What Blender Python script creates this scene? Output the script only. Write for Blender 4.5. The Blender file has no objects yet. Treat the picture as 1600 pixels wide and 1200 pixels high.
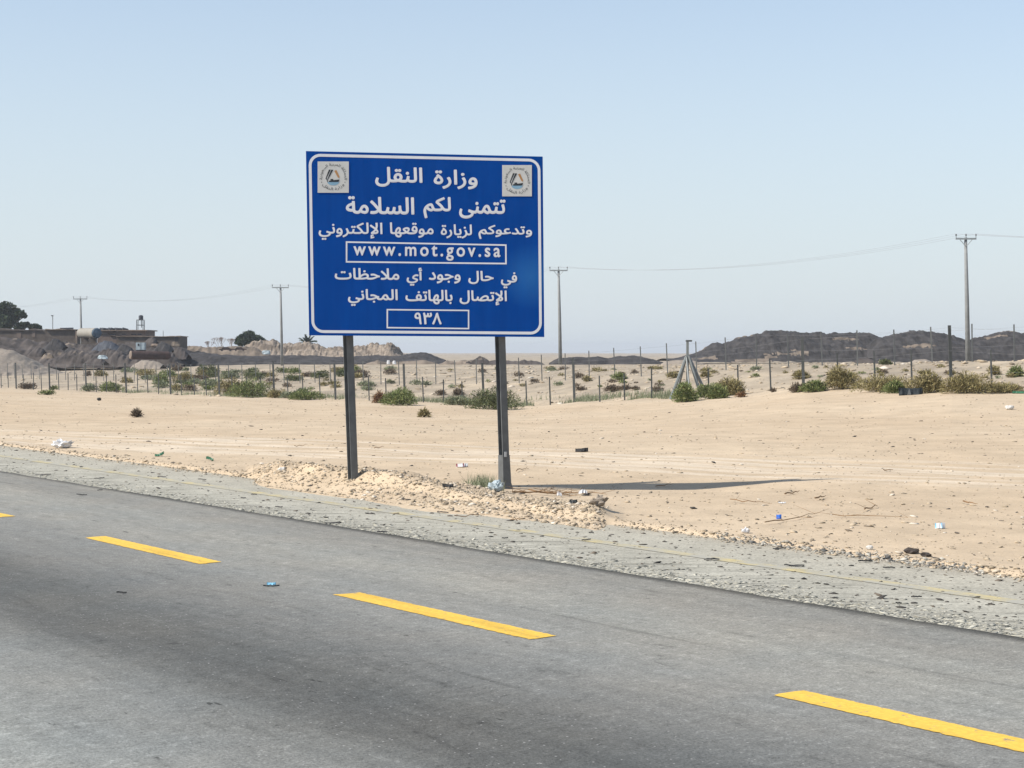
import bpy, math, random
import numpy as np
from mathutils import Vector, Matrix
random.seed(7); RNG = np.random.default_rng(7)
S = bpy.context.scene
C = S.collection
# ------------------------------------------------------------------ camera, sky, sun, exposure
F = 2600.0; HY = 548.0; CAMH = 1.9          # focal length in pixels of the 1600 px photo, horizon row, eye height
cd = bpy.data.cameras.new('camera'); cam = bpy.data.objects.new('camera', cd); C.objects.link(cam)
cd.sensor_width = 36; cd.lens = 36 * F / 1600; cd.shift_y = -(600 - HY) / 1600
cd.clip_start = 0.1; cd.clip_end = 20000
cam.location = (0, 0, CAMH); cam.rotation_euler = (math.radians(90), 0, 0)
S.camera = cam
SUN_AZ = math.radians(21.5); SUN_EL = math.radians(43)
sdir = Vector((math.cos(SUN_AZ) * math.cos(SUN_EL), math.sin(SUN_AZ) * math.cos(SUN_EL), -math.sin(SUN_EL)))  # light travels this way
w = bpy.data.worlds.new('World'); S.world = w; w.use_nodes = True
nt = w.node_tree; bg = nt.nodes['Background']
sky = nt.nodes.new('ShaderNodeTexSky'); sky.sky_type = 'NISHITA'; sky.sun_disc = False
sky.sun_elevation = SUN_EL
sky.sun_rotation = math.atan2(-sdir.x, -sdir.y)
sky.air_density = 1.0; sky.dust_density = 0.5; sky.ozone_density = 0.6; sky.altitude = 300
tcw = nt.nodes.new('ShaderNodeTexCoord'); sxw = nt.nodes.new('ShaderNodeSeparateXYZ'); nt.links.new(tcw.outputs['Generated'], sxw.inputs[0])
rw = nt.nodes.new('ShaderNodeValToRGB'); nt.links.new(sxw.outputs[2], rw.inputs[0])      # dusty air whitens the sky low down, all round
ew = rw.color_ramp.elements; ew[0].position = 0.0; ew[0].color = (.97,) * 3 + (1,); ew[1].position = .75; ew[1].color = (.12,) * 3 + (1,)
e_ = ew.new(.10); e_.color = (.72,) * 3 + (1,); e_ = ew.new(.25); e_.color = (.30,) * 3 + (1,)
mw = nt.nodes.new('ShaderNodeMix'); mw.data_type = 'RGBA'; nt.links.new(rw.outputs[0], mw.inputs[0]); nt.links.new(sky.outputs[0], mw.inputs[6])
mw.inputs[7].default_value = (3.75, 4.18, 4.55, 1); nt.links.new(mw.outputs[2], bg.inputs[0]); bg.inputs[1].default_value = 0.125
sl = bpy.data.lights.new('sun', 'SUN'); sl.energy = 4.6; sl.angle = math.radians(0.53); sl.color = (1.0, 0.94, 0.86)
so = bpy.data.objects.new('sun', sl); C.objects.link(so)
so.rotation_euler = sdir.to_track_quat('-Z', 'Y').to_euler()
S.view_settings.view_transform = 'Standard'; S.view_settings.look = 'None'
S.view_settings.exposure = 0.47; S.view_settings.gamma = 1; S.view_settings.use_curve_mapping = False
S.cycles.volume_bounces = 0; S.cycles.max_bounces = 6

# ------------------------------------------------------------------ helpers
def tag(o, label=None, cat=None, group=None, kind=None):
    if label: o['label'] = label
    if cat: o['category'] = cat
    if group: o['group'] = group
    if kind: o['kind'] = kind
    return o
def empty(name, loc=(0, 0, 0), parent=None):
    o = bpy.data.objects.new(name, None); C.objects.link(o); o.location = loc
    o.empty_display_size = 0.2
    if parent: o.parent = parent
    return o
def mesh(name, V, Fc, mat, parent=None, loc=(0, 0, 0), smooth=False, mids=None):
    me = bpy.data.meshes.new(name)
    V = np.asarray(V, dtype=np.float32).reshape(-1, 3)
    if isinstance(Fc, np.ndarray):
        k = Fc.shape[1]; n = len(Fc)
        me.vertices.add(len(V)); me.vertices.foreach_set('co', V.ravel())
        me.loops.add(n * k); me.loops.foreach_set('vertex_index', Fc.astype(np.int32).ravel())
        me.polygons.add(n); me.polygons.foreach_set('loop_start', np.arange(0, n * k, k, dtype=np.int32))
        me.polygons.foreach_set('loop_total', np.full(n, k, dtype=np.int32))
        me.update(calc_edges=True); me.validate()
    else:
        me.from_pydata([tuple(map(float, v)) for v in V], [], Fc); me.update()
    for m in (mat if isinstance(mat, (list, tuple)) else [mat]): me.materials.append(m)
    if mids is not None: me.polygons.foreach_set('material_index', np.asarray(mids, dtype=np.int32))
    if smooth: me.polygons.foreach_set('use_smooth', np.ones(len(me.polygons), dtype=bool))
    o = bpy.data.objects.new(name, me); C.objects.link(o); o.location = loc
    if parent: o.parent = parent
    return o
class MB:
    def __init__(s): s.v = []; s.f = []
    def add(s, V, Fc):
        n = len(s.v); s.v += [tuple(v) for v in V]; s.f += [tuple(i + n for i in f) for f in Fc]; return s
    def box(s, x0, x1, y0, y1, z0, z1, fn=None):
        V = [(x, y, z) for z in (z0, z1) for y in (y0, y1) for x in (x0, x1)]
        if fn: V = [fn(*p) for p in V]
        return s.add(V, [(0, 2, 3, 1), (4, 5, 7, 6), (0, 1, 5, 4), (2, 6, 7, 3), (0, 4, 6, 2), (1, 3, 7, 5)])
    def tube(s, pts, r, n=6, cap=True):
        pts = [Vector(p) for p in pts]; k = len(pts)
        rr = r if isinstance(r, (list, tuple)) else [r] * k
        base = len(s.v); up = Vector((0.123, 0.31, 0.94))
        for i, p in enumerate(pts):
            d = (pts[min(i + 1, k - 1)] - pts[max(i - 1, 0)]).normalized()
            a = d.cross(up)
            if a.length < 0.2: a = d.cross(Vector((1, 0, 0)))
            a.normalize(); b = d.cross(a)
            for j in range(n):
                t = 2 * math.pi * j / n
                s.v.append(tuple(p + (a * math.cos(t) + b * math.sin(t)) * rr[i]))
        for i in range(k - 1):
            for j in range(n):
                j2 = (j + 1) % n
                s.f.append((base + i * n + j, base + i * n + j2, base + (i + 1) * n + j2, base + (i + 1) * n + j))
        if cap:
            s.f.append(tuple(base + j for j in range(n))[::-1]); s.f.append(tuple(base + (k - 1) * n + j for j in range(n)))
        return s
    def build(s, name, mat, parent=None, loc=(0, 0, 0), smooth=False):
        return mesh(name, s.v, s.f, mat, parent, loc, smooth)
def vn(x, y, seed=0):
    x = np.asarray(x, float); y = np.asarray(y, float)
    xi = np.floor(x).astype(np.int64); yi = np.floor(y).astype(np.int64); fx = x - xi; fy = y - yi
    fx = fx * fx * (3 - 2 * fx); fy = fy * fy * (3 - 2 * fy)
    def h(a, b):
        n = (a * 374761393 + b * 668265263 + seed * 974634777) & 0xffffffff
        n = ((n ^ (n >> 13)) * 1274126177) & 0xffffffff
        return ((n ^ (n >> 16)) & 0xffff) / 65535.0
    return (h(xi, yi) * (1 - fx) + h(xi + 1, yi) * fx) * (1 - fy) + (h(xi, yi + 1) * (1 - fx) + h(xi + 1, yi + 1) * fx) * fy
def fbm(x, y, o=4, seed=0):
    t = 0; a = 1; n = 0
    for i in range(o):
        t = t + a * (vn(x * 2 ** i, y * 2 ** i, seed + i) - 0.5); n += a; a *= 0.5
    return t / n * 2

# ------------------------------------------------------------------ materials
def mat(name): 
    m = bpy.data.materials.new(name); m.use_nodes = True; return m, m.node_tree, m.node_tree.nodes['Principled BSDF']
def N(nt, t, **k):
    n = nt.nodes.new(t)
    for a, b in k.items(): setattr(n, a, b)
    return n
def ramp(nt, fac, stops):
    r = N(nt, 'ShaderNodeValToRGB'); e = r.color_ramp.elements
    while len(e) < len(stops): e.new(0.5)
    for el, (p, c) in zip(e, stops):
        el.position = p; el.color = (c, c, c, 1) if isinstance(c, (int, float)) else (*c, 1)
    nt.links.new(fac, r.inputs[0]); return r.outputs[0]
def noise(nt, scale, detail=4, vec=None, rough=0.55, dist=0.0):
    n = N(nt, 'ShaderNodeTexNoise'); n.inputs['Scale'].default_value = scale; n.inputs['Detail'].default_value = detail
    n.inputs['Roughness'].default_value = rough; n.inputs['Distortion'].default_value = dist
    if vec: nt.links.new(vec, n.inputs['Vector'])
    return n.outputs[0]
def mul(nt, a, b, fac=1.0, mode='MULTIPLY'):
    m = N(nt, 'ShaderNodeMix', data_type='RGBA', blend_type=mode)
    if isinstance(fac, (int, float)): m.inputs[0].default_value = fac
    else: nt.links.new(fac, m.inputs[0])
    for i, s in ((6, a), (7, b)):
        if isinstance(s, tuple): m.inputs[i].default_value = (*s, 1)
        else: nt.links.new(s, m.inputs[i])
    return m.outputs[2]
def coords(nt, scale=(1, 1, 1), rot=0, out='Object'):
    tc = N(nt, 'ShaderNodeTexCoord'); mp = N(nt, 'ShaderNodeMapping')
    mp.inputs['Scale'].default_value = scale; mp.inputs['Rotation'].default_value = (0, 0, rot)
    nt.links.new(tc.outputs[out], mp.inputs[0]); return mp.outputs[0]
def bump(nt, bs, h, strength=0.3, dist=0.01):
    b = N(nt, 'ShaderNodeBump'); b.inputs['Strength'].default_value = strength; b.inputs['Distance'].default_value = dist
    nt.links.new(h, b.inputs['Height']); nt.links.new(b.outputs[0], bs.inputs['Normal'])
def simple(name, col, rough=0.8, var=0.25, scale=8, metal=0.0, bstr=0.0, spec=0.3):
    m, nt, b = mat(name); v = coords(nt)
    lo = tuple(c * (1 - var) for c in col); hi = tuple(min(1, c * (1 + var)) for c in col)
    n = noise(nt, scale, 5, v); c = ramp(nt, n, [(0.3, lo), (0.7, hi)])
    nt.links.new(c, b.inputs['Base Color']); b.inputs['Roughness'].default_value = rough; b.inputs['Metallic'].default_value = metal
    b.inputs['Specular IOR Level'].default_value = spec
    if bstr: bump(nt, b, noise(nt, scale * 3, 6, v), bstr, 0.05)
    return m
def island(name, stops, rough=0.9, spec=0.15, trans=0.0):
    m, nt, b = mat(name); g = N(nt, 'ShaderNodeNewGeometry')
    nt.links.new(ramp(nt, g.outputs['Random Per Island'], stops), b.inputs['Base Color'])
    b.inputs['Roughness'].default_value = rough; b.inputs['Specular IOR Level'].default_value = spec
    return m

ang = math.radians(126.81)    # direction of the road
def make_sand():
    m, nt, b = mat('sand'); v = coords(nt)
    big = noise(nt, 0.09, 5, v); mid = noise(nt, 1.1, 6, v); fine = noise(nt, 14, 6, v, 0.7)
    c = ramp(nt, big, [(0.33, (0.452, 0.352, 0.24)), (0.5, (0.485, 0.385, 0.268)), (0.68, (0.51, 0.412, 0.292))])
    # farther land turns greyer and stonier (a mineral difference across the fence)
    sx = N(nt, 'ShaderNodeSeparateXYZ'); nt.links.new(v, sx.inputs[0])
    L = N(nt, 'ShaderNodeMath', operation='MULTIPLY'); nt.links.new(sx.outputs[0], L.inputs[0]); L.inputs[1].default_value = 0.8007
    L2 = N(nt, 'ShaderNodeMath', operation='MULTIPLY_ADD'); nt.links.new(sx.outputs[1], L2.inputs[0]); L2.inputs[1].default_value = 0.5991; nt.links.new(L.outputs[0], L2.inputs[2])
    mr = N(nt, 'ShaderNodeMapRange'); nt.links.new(L2.outputs[0], mr.inputs[0]); mr.inputs[1].default_value = 43; mr.inputs[2].default_value = 51
    far = ramp(nt, noise(nt, 0.22, 6, v, 0.65), [(0.33, (0.255, 0.214, 0.162)), (0.5, (0.335, 0.282, 0.212)), (0.68, (0.455, 0.375, 0.27))])
    c = mul(nt, c, far, mr.outputs[0], 'MIX')
    # wheel tracks: pale lines
    vt = coords(nt, (1, 1, 1), math.atan2(0.518, 0.856))
    sv = N(nt, 'ShaderNodeSeparateXYZ'); nt.links.new(vt, sv.inputs[0])
    wob = N(nt, 'ShaderNodeMath', operation='MULTIPLY_ADD'); nt.links.new(noise(nt, 0.12, 2, v), wob.inputs[0]); wob.inputs[1].default_value = 1.6; nt.links.new(sv.outputs[1], wob.inputs[2])
    cs = N(nt, 'ShaderNodeCombineXYZ'); 
    s1 = N(nt, 'ShaderNodeMath', operation='MULTIPLY'); nt.links.new(sv.outputs[0], s1.inputs[0]); s1.inputs[1].default_value = 0.05
    nt.links.new(s1.outputs[0], cs.inputs[0]); nt.links.new(wob.outputs[0], cs.inputs[1])
    tr = ramp(nt, noise(nt, 2.3, 3, cs.outputs[0]), [(0.46, 0.0), (0.56, 1.0)])
    zone = N(nt, 'ShaderNodeMapRange', interpolation_type='SMOOTHSTEP'); nt.links.new(wob.outputs[0], zone.inputs[0]); zone.inputs[1].default_value = 23.6; zone.inputs[2].default_value = 24.8
    zone2 = N(nt, 'ShaderNodeMapRange', interpolation_type='SMOOTHSTEP'); nt.links.new(wob.outputs[0], zone2.inputs[0]); zone2.inputs[1].default_value = 29.4; zone2.inputs[2].default_value = 28.2
    z = N(nt, 'ShaderNodeMath', operation='MULTIPLY'); nt.links.new(zone.outputs[0], z.inputs[0]); nt.links.new(zone2.outputs[0], z.inputs[1])
    z2 = N(nt, 'ShaderNodeMath', operation='MULTIPLY'); nt.links.new(z.outputs[0], z2.inputs[0]); nt.links.new(tr, z2.inputs[1])
    z3 = N(nt, 'ShaderNodeMath', operation='MULTIPLY'); nt.links.new(z2.outputs[0], z3.inputs[0]); z3.inputs[1].default_value = 0.68
    c = mul(nt, c, (0.60, 0.515, 0.40), z3.outputs[0], 'MIX')
    c = mul(nt, c, ramp(nt, mid, [(0.3, 0.86), (0.7, 1.07)]))
    c = mul(nt, c, ramp(nt, fine, [(0.30, 0.90), (0.5, 1.0), (0.72, 1.05)]))
    # small dark and pale grains
    vo = N(nt, 'ShaderNodeTexVoronoi'); vo.inputs['Scale'].default_value = 5.5; nt.links.new(v, vo.inputs['Vector'])
    c = mul(nt, c, ramp(nt, vo.outputs['Distance'], [(0.04, 0.7), (0.08, 1.0)]), 0.5)
    nt.links.new(c, b.inputs['Base Color']); b.inputs['Roughness'].default_value = 0.95; b.inputs['Specular IOR Level'].default_value = 0.1
    bump(nt, b, noise(nt, 5, 8, v, 0.65), 0.45, 0.04)
    return m
def make_asphalt():
    m, nt, b = mat('asphalt'); v = coords(nt)
    sx = N(nt, 'ShaderNodeSeparateXYZ'); nt.links.new(v, sx.inputs[0])
    wv = N(nt, 'ShaderNodeMath', operation='MULTIPLY_ADD'); nt.links.new(noise(nt, 0.35, 3, v), wv.inputs[0]); wv.inputs[1].default_value = -0.55; nt.links.new(sx.outputs[1], wv.inputs[2])
    mr = N(nt, 'ShaderNodeMapRange'); nt.links.new(wv.outputs[0], mr.inputs[0]); mr.inputs[1].default_value = 0; mr.inputs[2].default_value = -10
    # position 0..1 = 0..10 m off the camera line, darker where tyres run
    band = ramp(nt, mr.outputs[0], [(0.0, (0.2472, 0.253, 0.2392)), (0.32, (0.2622, 0.2668, 0.2507)), (0.4, (0.2242, 0.2266, 0.2139)), (0.47, (0.1187, 0.1198, 0.1145)), (0.53, (0.1145, 0.1155, 0.1102)), (0.6, (0.1782, 0.1782, 0.169)), (0.69, (0.2382, 0.2356, 0.219)), (0.81, (0.2808, 0.2743, 0.2473)), (0.87, (0.264, 0.255, 0.2293)), (0.905, (0.2392, 0.2317, 0.2093)), (1.0, (0.2167, 0.2093, 0.1868))])
    vs = coords(nt, (0.12, 1.5, 1)); st = noise(nt, 1.2, 5, vs, 0.6)
    c = mul(nt, band, ramp(nt, st, [(0.3, (0.90, 0.90, 0.90)), (0.7, (1.09, 1.08, 1.06))]))
    c = mul(nt, c, ramp(nt, noise(nt, 0.8, 5, v), [(0.3, (0.93, 0.96, 0.97)), (0.7, (1.06, 1.04, 1.0))]))
    f = noise(nt, 55, 4, v, 0.8)
    c = mul(nt, c, ramp(nt, f, [(0.30, 0.45), (0.43, 0.86), (0.55, 1.05), (0.64, 1.3), (0.72, 1.9)]))
    f2 = noise(nt, 16, 6, coords(nt, (1.0, .55, 1), .5), 0.8); c = mul(nt, c, ramp(nt, f2, [(0.30, 0.42), (0.41, 0.90), (0.55, 1.02), (0.67, 1.42)]))
    f3 = noise(nt, 3.2, 5, coords(nt, (.8, 2.2, 1), .35), 0.7); c = mul(nt, c, ramp(nt, f3, [(0.30, 0.66), (0.40, 0.95), (0.58, 1.03), (0.70, 1.18)]))
    vo = N(nt, 'ShaderNodeTexVoronoi'); vo.inputs['Scale'].default_value = 22; nt.links.new(v, vo.inputs['Vector'])
    c = mul(nt, c, ramp(nt, vo.outputs['Distance'], [(0.06, 0.45), (0.13, 1.0)]), 0.7)
    vo2 = N(nt, 'ShaderNodeTexVoronoi'); vo2.inputs['Scale'].default_value = 17; nt.links.new(v, vo2.inputs['Vector'])
    c = mul(nt, (0.34, 0.335, 0.32), c, ramp(nt, vo2.outputs['Distance'], [(0.07, 0.0), (0.12, 1.0)]), 'MIX')
    # hairline cracks
    vk = coords(nt, (0.07, 0.8, 1), 0.5); k = N(nt, 'ShaderNodeTexVoronoi', feature='DISTANCE_TO_EDGE'); k.inputs['Scale'].default_value = 0.9; nt.links.new(vk, k.inputs['Vector'])
    c = mul(nt, c, ramp(nt, k.outputs['Distance'], [(0.002, 0.6), (0.006, 1.0)]), 0.18)
    ed = N(nt, 'ShaderNodeMapRange'); nt.links.new(sx.outputs[1], ed.inputs[0]); ed.inputs[1].default_value = -9.12; ed.inputs[2].default_value = -9.30  # lip shadow painted into the asphalt colour along the outer rim
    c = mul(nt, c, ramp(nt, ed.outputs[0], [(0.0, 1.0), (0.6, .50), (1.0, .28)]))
    # dark scuffs and stains drawn out along the lane
    f4 = noise(nt, 1.6, 6, coords(nt, (.10, 2.6, 1), .0), 0.75, .6); c = mul(nt, c, ramp(nt, f4, [(0.30, 0.66), (0.38, 0.95), (0.62, 1.02), (0.72, 1.12)]))
    f5 = noise(nt, 7, 3, coords(nt, (.35, 1.5, 1), .35), 0.6); c = mul(nt, c, ramp(nt, f5, [(0.27, 0.40), (0.31, 1.0)]))
    nt.links.new(c, b.inputs['Base Color']); b.inputs['Roughness'].default_value = 0.9; b.inputs['Specular IOR Level'].default_value = 0.12
    bump(nt, b, f, 0.8, 0.008)
    return m
def make_shoulder():
    m, nt, b = mat('old_asphalt'); v = coords(nt)
    sx = N(nt, 'ShaderNodeSeparateXYZ'); nt.links.new(v, sx.inputs[0])
    mr = N(nt, 'ShaderNodeMapRange'); nt.links.new(sx.outputs[1], mr.inputs[0]); mr.inputs[1].default_value = -9.2; mr.inputs[2].default_value = -12.4
    c = ramp(nt, mr.outputs[0], [(0.0, (.29, .28, .238)), (0.3, (.365, .35, .292)), (0.75, (.368, .345, .282)), (1.0, (.40, .345, .262))])
    c = mul(nt, c, ramp(nt, noise(nt, 1.2, 6, v), [(0.3, .86), (0.7, 1.1)]))
    c = mul(nt, c, ramp(nt, noise(nt, 40, 5, v, .75), [(0.3, .6), (0.5, 1.0), (0.72, 1.35)]))
    vs = coords(nt, (1, 1, 1), -0.928); vq = N(nt, 'ShaderNodeMapping'); vq.inputs['Scale'].default_value = (.16, 1.0, 1); nt.links.new(vs, vq.inputs[0])
    stx = noise(nt, 11, 5, vq.outputs[0], .65); zr = ramp(nt, mr.outputs[0], [(0.0, 1.0), (0.30, .75), (0.50, .18), (1.0, .1)])
    c = mul(nt, c, ramp(nt, stx, [(0.36, .38), (0.44, .95), (0.56, 1.0), (0.66, 1.42)]), zr)
    nt.links.new(c, b.inputs['Base Color']); b.inputs['Roughness'].default_value = 0.95; b.inputs['Specular IOR Level'].default_value = 0.1
    bump(nt, b, stx, 0.9, 0.03)
    return m
def make_paint(name, paint, under, lo, hi, sc=6):
    m, nt, b = mat(name); v = coords(nt)
    f = ramp(nt, noise(nt, sc, 7, v, .72), [(lo, 0.0), (hi, 1.0)])
    p = mul(nt, paint, ramp(nt, noise(nt, 30, 4, v, .7), [(0.3, .78), (0.7, 1.08)]))
    p = mul(nt, p, ramp(nt, noise(nt, 1.3, 6, coords(nt, (.6, 3, 1)), .7), [(0.32, .72), (0.5, .98), (0.7, 1.05)]))
    nt.links.new(mul(nt, under, p, f, 'MIX'), b.inputs['Base Color']); b.inputs['Roughness'].default_value = .7
    b.inputs['Specular IOR Level'].default_value = 0.2
    return m
def make_blue():
    m, nt, b = mat('blue_sheeting'); v = coords(nt)
    c = ramp(nt, noise(nt, 0.9, 4, v), [(0.3, (.001, .050, .255)), (0.7, (.0015, .058, .285))])
    c = mul(nt, c, ramp(nt, noise(nt, 2.2, 5, coords(nt, (3, 1, .35)), .6), [(0.3, .90), (0.7, 1.10)]))
    # soft round paler patch near the right edge
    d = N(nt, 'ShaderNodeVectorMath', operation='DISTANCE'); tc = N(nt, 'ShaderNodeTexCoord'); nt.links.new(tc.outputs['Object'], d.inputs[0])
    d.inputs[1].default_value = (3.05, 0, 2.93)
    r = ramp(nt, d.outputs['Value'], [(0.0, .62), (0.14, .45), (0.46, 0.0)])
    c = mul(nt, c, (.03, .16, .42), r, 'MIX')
    nt.links.new(c, b.inputs['Base Color']); b.inputs['Roughness'].default_value = .7; b.inputs['Specular IOR Level'].default_value = 0.05
    return m
M = {}
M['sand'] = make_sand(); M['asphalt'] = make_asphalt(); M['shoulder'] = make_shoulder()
M['yellow'] = make_paint('yellow_paint', (.74, .47, .075), (.19, .185, .17), .34, .40, 13)
M['faded_yellow'] = make_paint('faded_yellow_paint', (.52, .43, .21), (.355, .338, .28), .44, .64, 2.5)
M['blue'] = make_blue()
M['white'] = simple('white_sheeting', (.70, .70, .72), .5, .05, 3)
M['plate'] = simple('emblem_plate', (.56, .55, .52), .6, .06, 12)
M['ink'] = simple('emblem_ink', (.03, .035, .04), .6, .1, 5)
M['orange'] = simple('emblem_orange', (.42, .22, .09), .6, .1, 5)
M['sea'] = simple('emblem_sea', (.22, .38, .50), .6, .1, 5)
M['steel'] = simple('painted_steel', (.115, .12, .12), .55, .22, 6, spec=.35)
M['alu'] = simple('back_metal', (.35, .36, .37), .4, .1, 5, metal=.6)
M['galv'] = simple('galvanised_steel', (.25, .275, .28), .5, .18, 5, metal=.2)
M['dgalv'] = simple('weathered_post', (.065, .07, .068), .6, .2, 5)
M['fgalv'] = simple('grey_picket', (.12, .125, .12), .6, .2, 5)
M['brace'] = simple('pale_brace_steel', (.17, .185, .18), .5, .15, 5)
M['wire'] = simple('wire', (.22, .22, .22), .6, .1, 5)
M['pole'] = simple('grey_pole', (.20, .205, .20), .7, .2, 2)
M['conductor'] = simple('conductor', (.30, .31, .33), .6, .1, 2)
M['slag'] = simple('black_slag', (.040, .037, .036), .95, .55, .9, bstr=1.0)
M['slag2'] = simple('dark_earth', (.062, .052, .046), .95, .6, .6, bstr=1.0)
M['tan'] = simple('tan_earth', (.155, .125, .096), .95, .5, .7, bstr=.9)
M['spoil'] = simple('stony_spoil', (.225, .185, .145), .95, .4, 2.5, bstr=.9)
M['greygravel'] = simple('grey_gravel', (.25, .212, .17), .95, .18, 3, bstr=.6)
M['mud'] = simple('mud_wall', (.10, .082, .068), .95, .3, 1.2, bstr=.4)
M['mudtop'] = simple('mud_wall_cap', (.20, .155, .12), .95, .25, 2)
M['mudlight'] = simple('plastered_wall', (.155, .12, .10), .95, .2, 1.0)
M['void'] = simple('dark_opening', (.03, .03, .035), .9, .2, 3)
M['cream'] = simple('cream_tank', (.27, .25, .21), .6, .12, 1.5)
M['shadecap'] = simple('shaded_tank_end', (.06, .10, .14), .6, .25, 2)  # shade on the tank's end, put into the colour as dark blue
M['rust'] = simple('rusted_iron', (.055, .033, .028), .85, .4, 2)
M['palewhite'] = simple('pale_paint', (.34, .40, .42), .6, .15, 3)
M['tarp'] = simple('dark_tarp', (.05, .055, .065), .7, .3, 2)
M['bark'] = simple('bark', (.12, .09, .065), .9, .3, 4)
M['rubber'] = simple('tyre_rubber', (.022, .022, .022), .75, .3, 20)
M['plasticwhite'] = simple('white_plastic', (.58, .58, .58), .4, .1, 15)
M['plasticblue'] = simple('blue_plastic', (.20, .48, .66), .4, .1, 15)
M['deepblue'] = simple('deep_blue_plastic', (.03, .13, .5), .4, .1, 15)
M['plasticgreen'] = simple('green_plastic', (.04, .13, .07), .4, .2, 15)
M['maroon'] = simple('maroon_print', (.2, .04, .05), .5, .1, 15)
M['wood'] = simple('dry_wood', (.20, .12, .06), .9, .3, 15)
M['darkplastic'] = simple('dark_sheet', (.02, .026, .028), .6, .3, 10)
M['stone'] = island('stones', [(0, (.17, .14, .105)), (.3, (.36, .295, .21)), (.85, (.44, .36, .26)), (1, (.58, .53, .45))])
M['chip'] = island('asphalt_chips', [(0, (.09, .09, .085)), (.3, (.19, .18, .16)), (.6, (.30, .28, .24)), (1, (.48, .45, .38))])
M['rchip'] = island('ravelled_chips', [(0, (.09, .09, .08)), (.25, (.25, .24, .20)), (.6, (.34, .325, .27)), (1, (.50, .48, .40))])
M['crumb'] = island('dark_crumbs', [(0, (.03, .03, .03)), (.6, (.09, .08, .07)), (1, (.16, .13, .10))])
M['palerock'] = simple('pale_rock', (.55, .53, .49), .9, .1, 9)
M['g_green'] = island('leaf_green', [(0, (0.068, 0.089, 0.032)), (0.4, (0.128, 0.162, 0.057)), (0.8, (0.209, 0.243, 0.095)), (1, (0.324, 0.304, 0.149))])
M['g_dark'] = island('leaf_dark', [(0, (0.047, 0.062, 0.03)), (0.5, (0.101, 0.121, 0.054)), (1, (0.189, 0.196, 0.095))])
M['g_olive'] = island('leaf_olive', [(0, (0.12, 0.102, 0.046)), (0.5, (0.228, 0.198, 0.09)), (1, (0.336, 0.282, 0.144))])
M['g_brown'] = island('leaf_brown', [(0, (0.083, 0.064, 0.046)), (0.6, (0.154, 0.121, 0.088)), (1, (0.242, 0.193, 0.132))])
M['g_rust'] = island('leaf_rust', [(0, (.10, .055, .03)), (.6, (.20, .11, .055)), (1, (.30, .19, .10))])
M['g_sage'] = island('leaf_sage', [(0, (0.12, 0.138, 0.084)), (0.5, (0.204, 0.228, 0.144)), (1, (0.312, 0.324, 0.204))])
M['g_tree'] = island('tree_leaf', [(0, (.018, .030, .018)), (.6, (.035, .055, .030)), (1, (.07, .09, .045))])
M['g_dead'] = island('dead_twig', [(0, (.22, .18, .16)), (1, (.38, .32, .29))])

# ------------------------------------------------------------------ the lie of the land
CT, ST = 0.80066, 0.59912
def tL(x, y): return -ST * x + CT * y, CT * x + ST * y
def xy(t, L): return -ST * t + CT * L, CT * t + ST * L
PX = [-400, 0, 200, 400, 531, 700, 800, 905, 1007, 1075, 1187, 1261, 1400, 1486, 1600, 2000]
ROWS = [(12.1, [0.0] * 16), (22, [-.08, -.06, -.05, -.03, 0, 0, 0, 0, 0, 0, 0, 0, 0, 0, 0, 0]),
 (34, [-.5, -.45, -.42, -.38, -.33, -.30, -.28, -.16, -.06, 0, .06, .10, .14, .18, .16, .15]),
 (46.2, [-1.2, -1.1, -1., -.85, -.72, -.70, -.75, -.36, -.12, .02, .30, .50, .68, .78, .66, .6]),
 (50, [-1.15, -1.05, -.95, -.85, -.76, -.70, -.62, -.35, -.06, .08, .40, .55, .72, .85, .78, .7]),
 (55.5, [-.8, -.75, -.65, -.38, -.28, -.13, .08, .38, .62, .80, 1.10, 1.15, 1.28, 1.38, 1.45, 1.5]),
 (92, [-.30, -.27, -.2, .2, .33, .48, .53, .6, .7, .75, .8, .85, .9, .95, 1, 1]),
 (112, [-.3, -.3, -.25, .0, .1, .3, .35, .4, .5, .5, .6, .65, .7, .75, .8, .8]),
 (300, [-.4] * 16), (800, [-1.8] * 16), (2600, [-6.5] * 16)]
RL = np.array([r[0] for r in ROWS]); RT = np.array([r[1] for r in ROWS]); PXA = np.array(PX, float)
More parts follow.
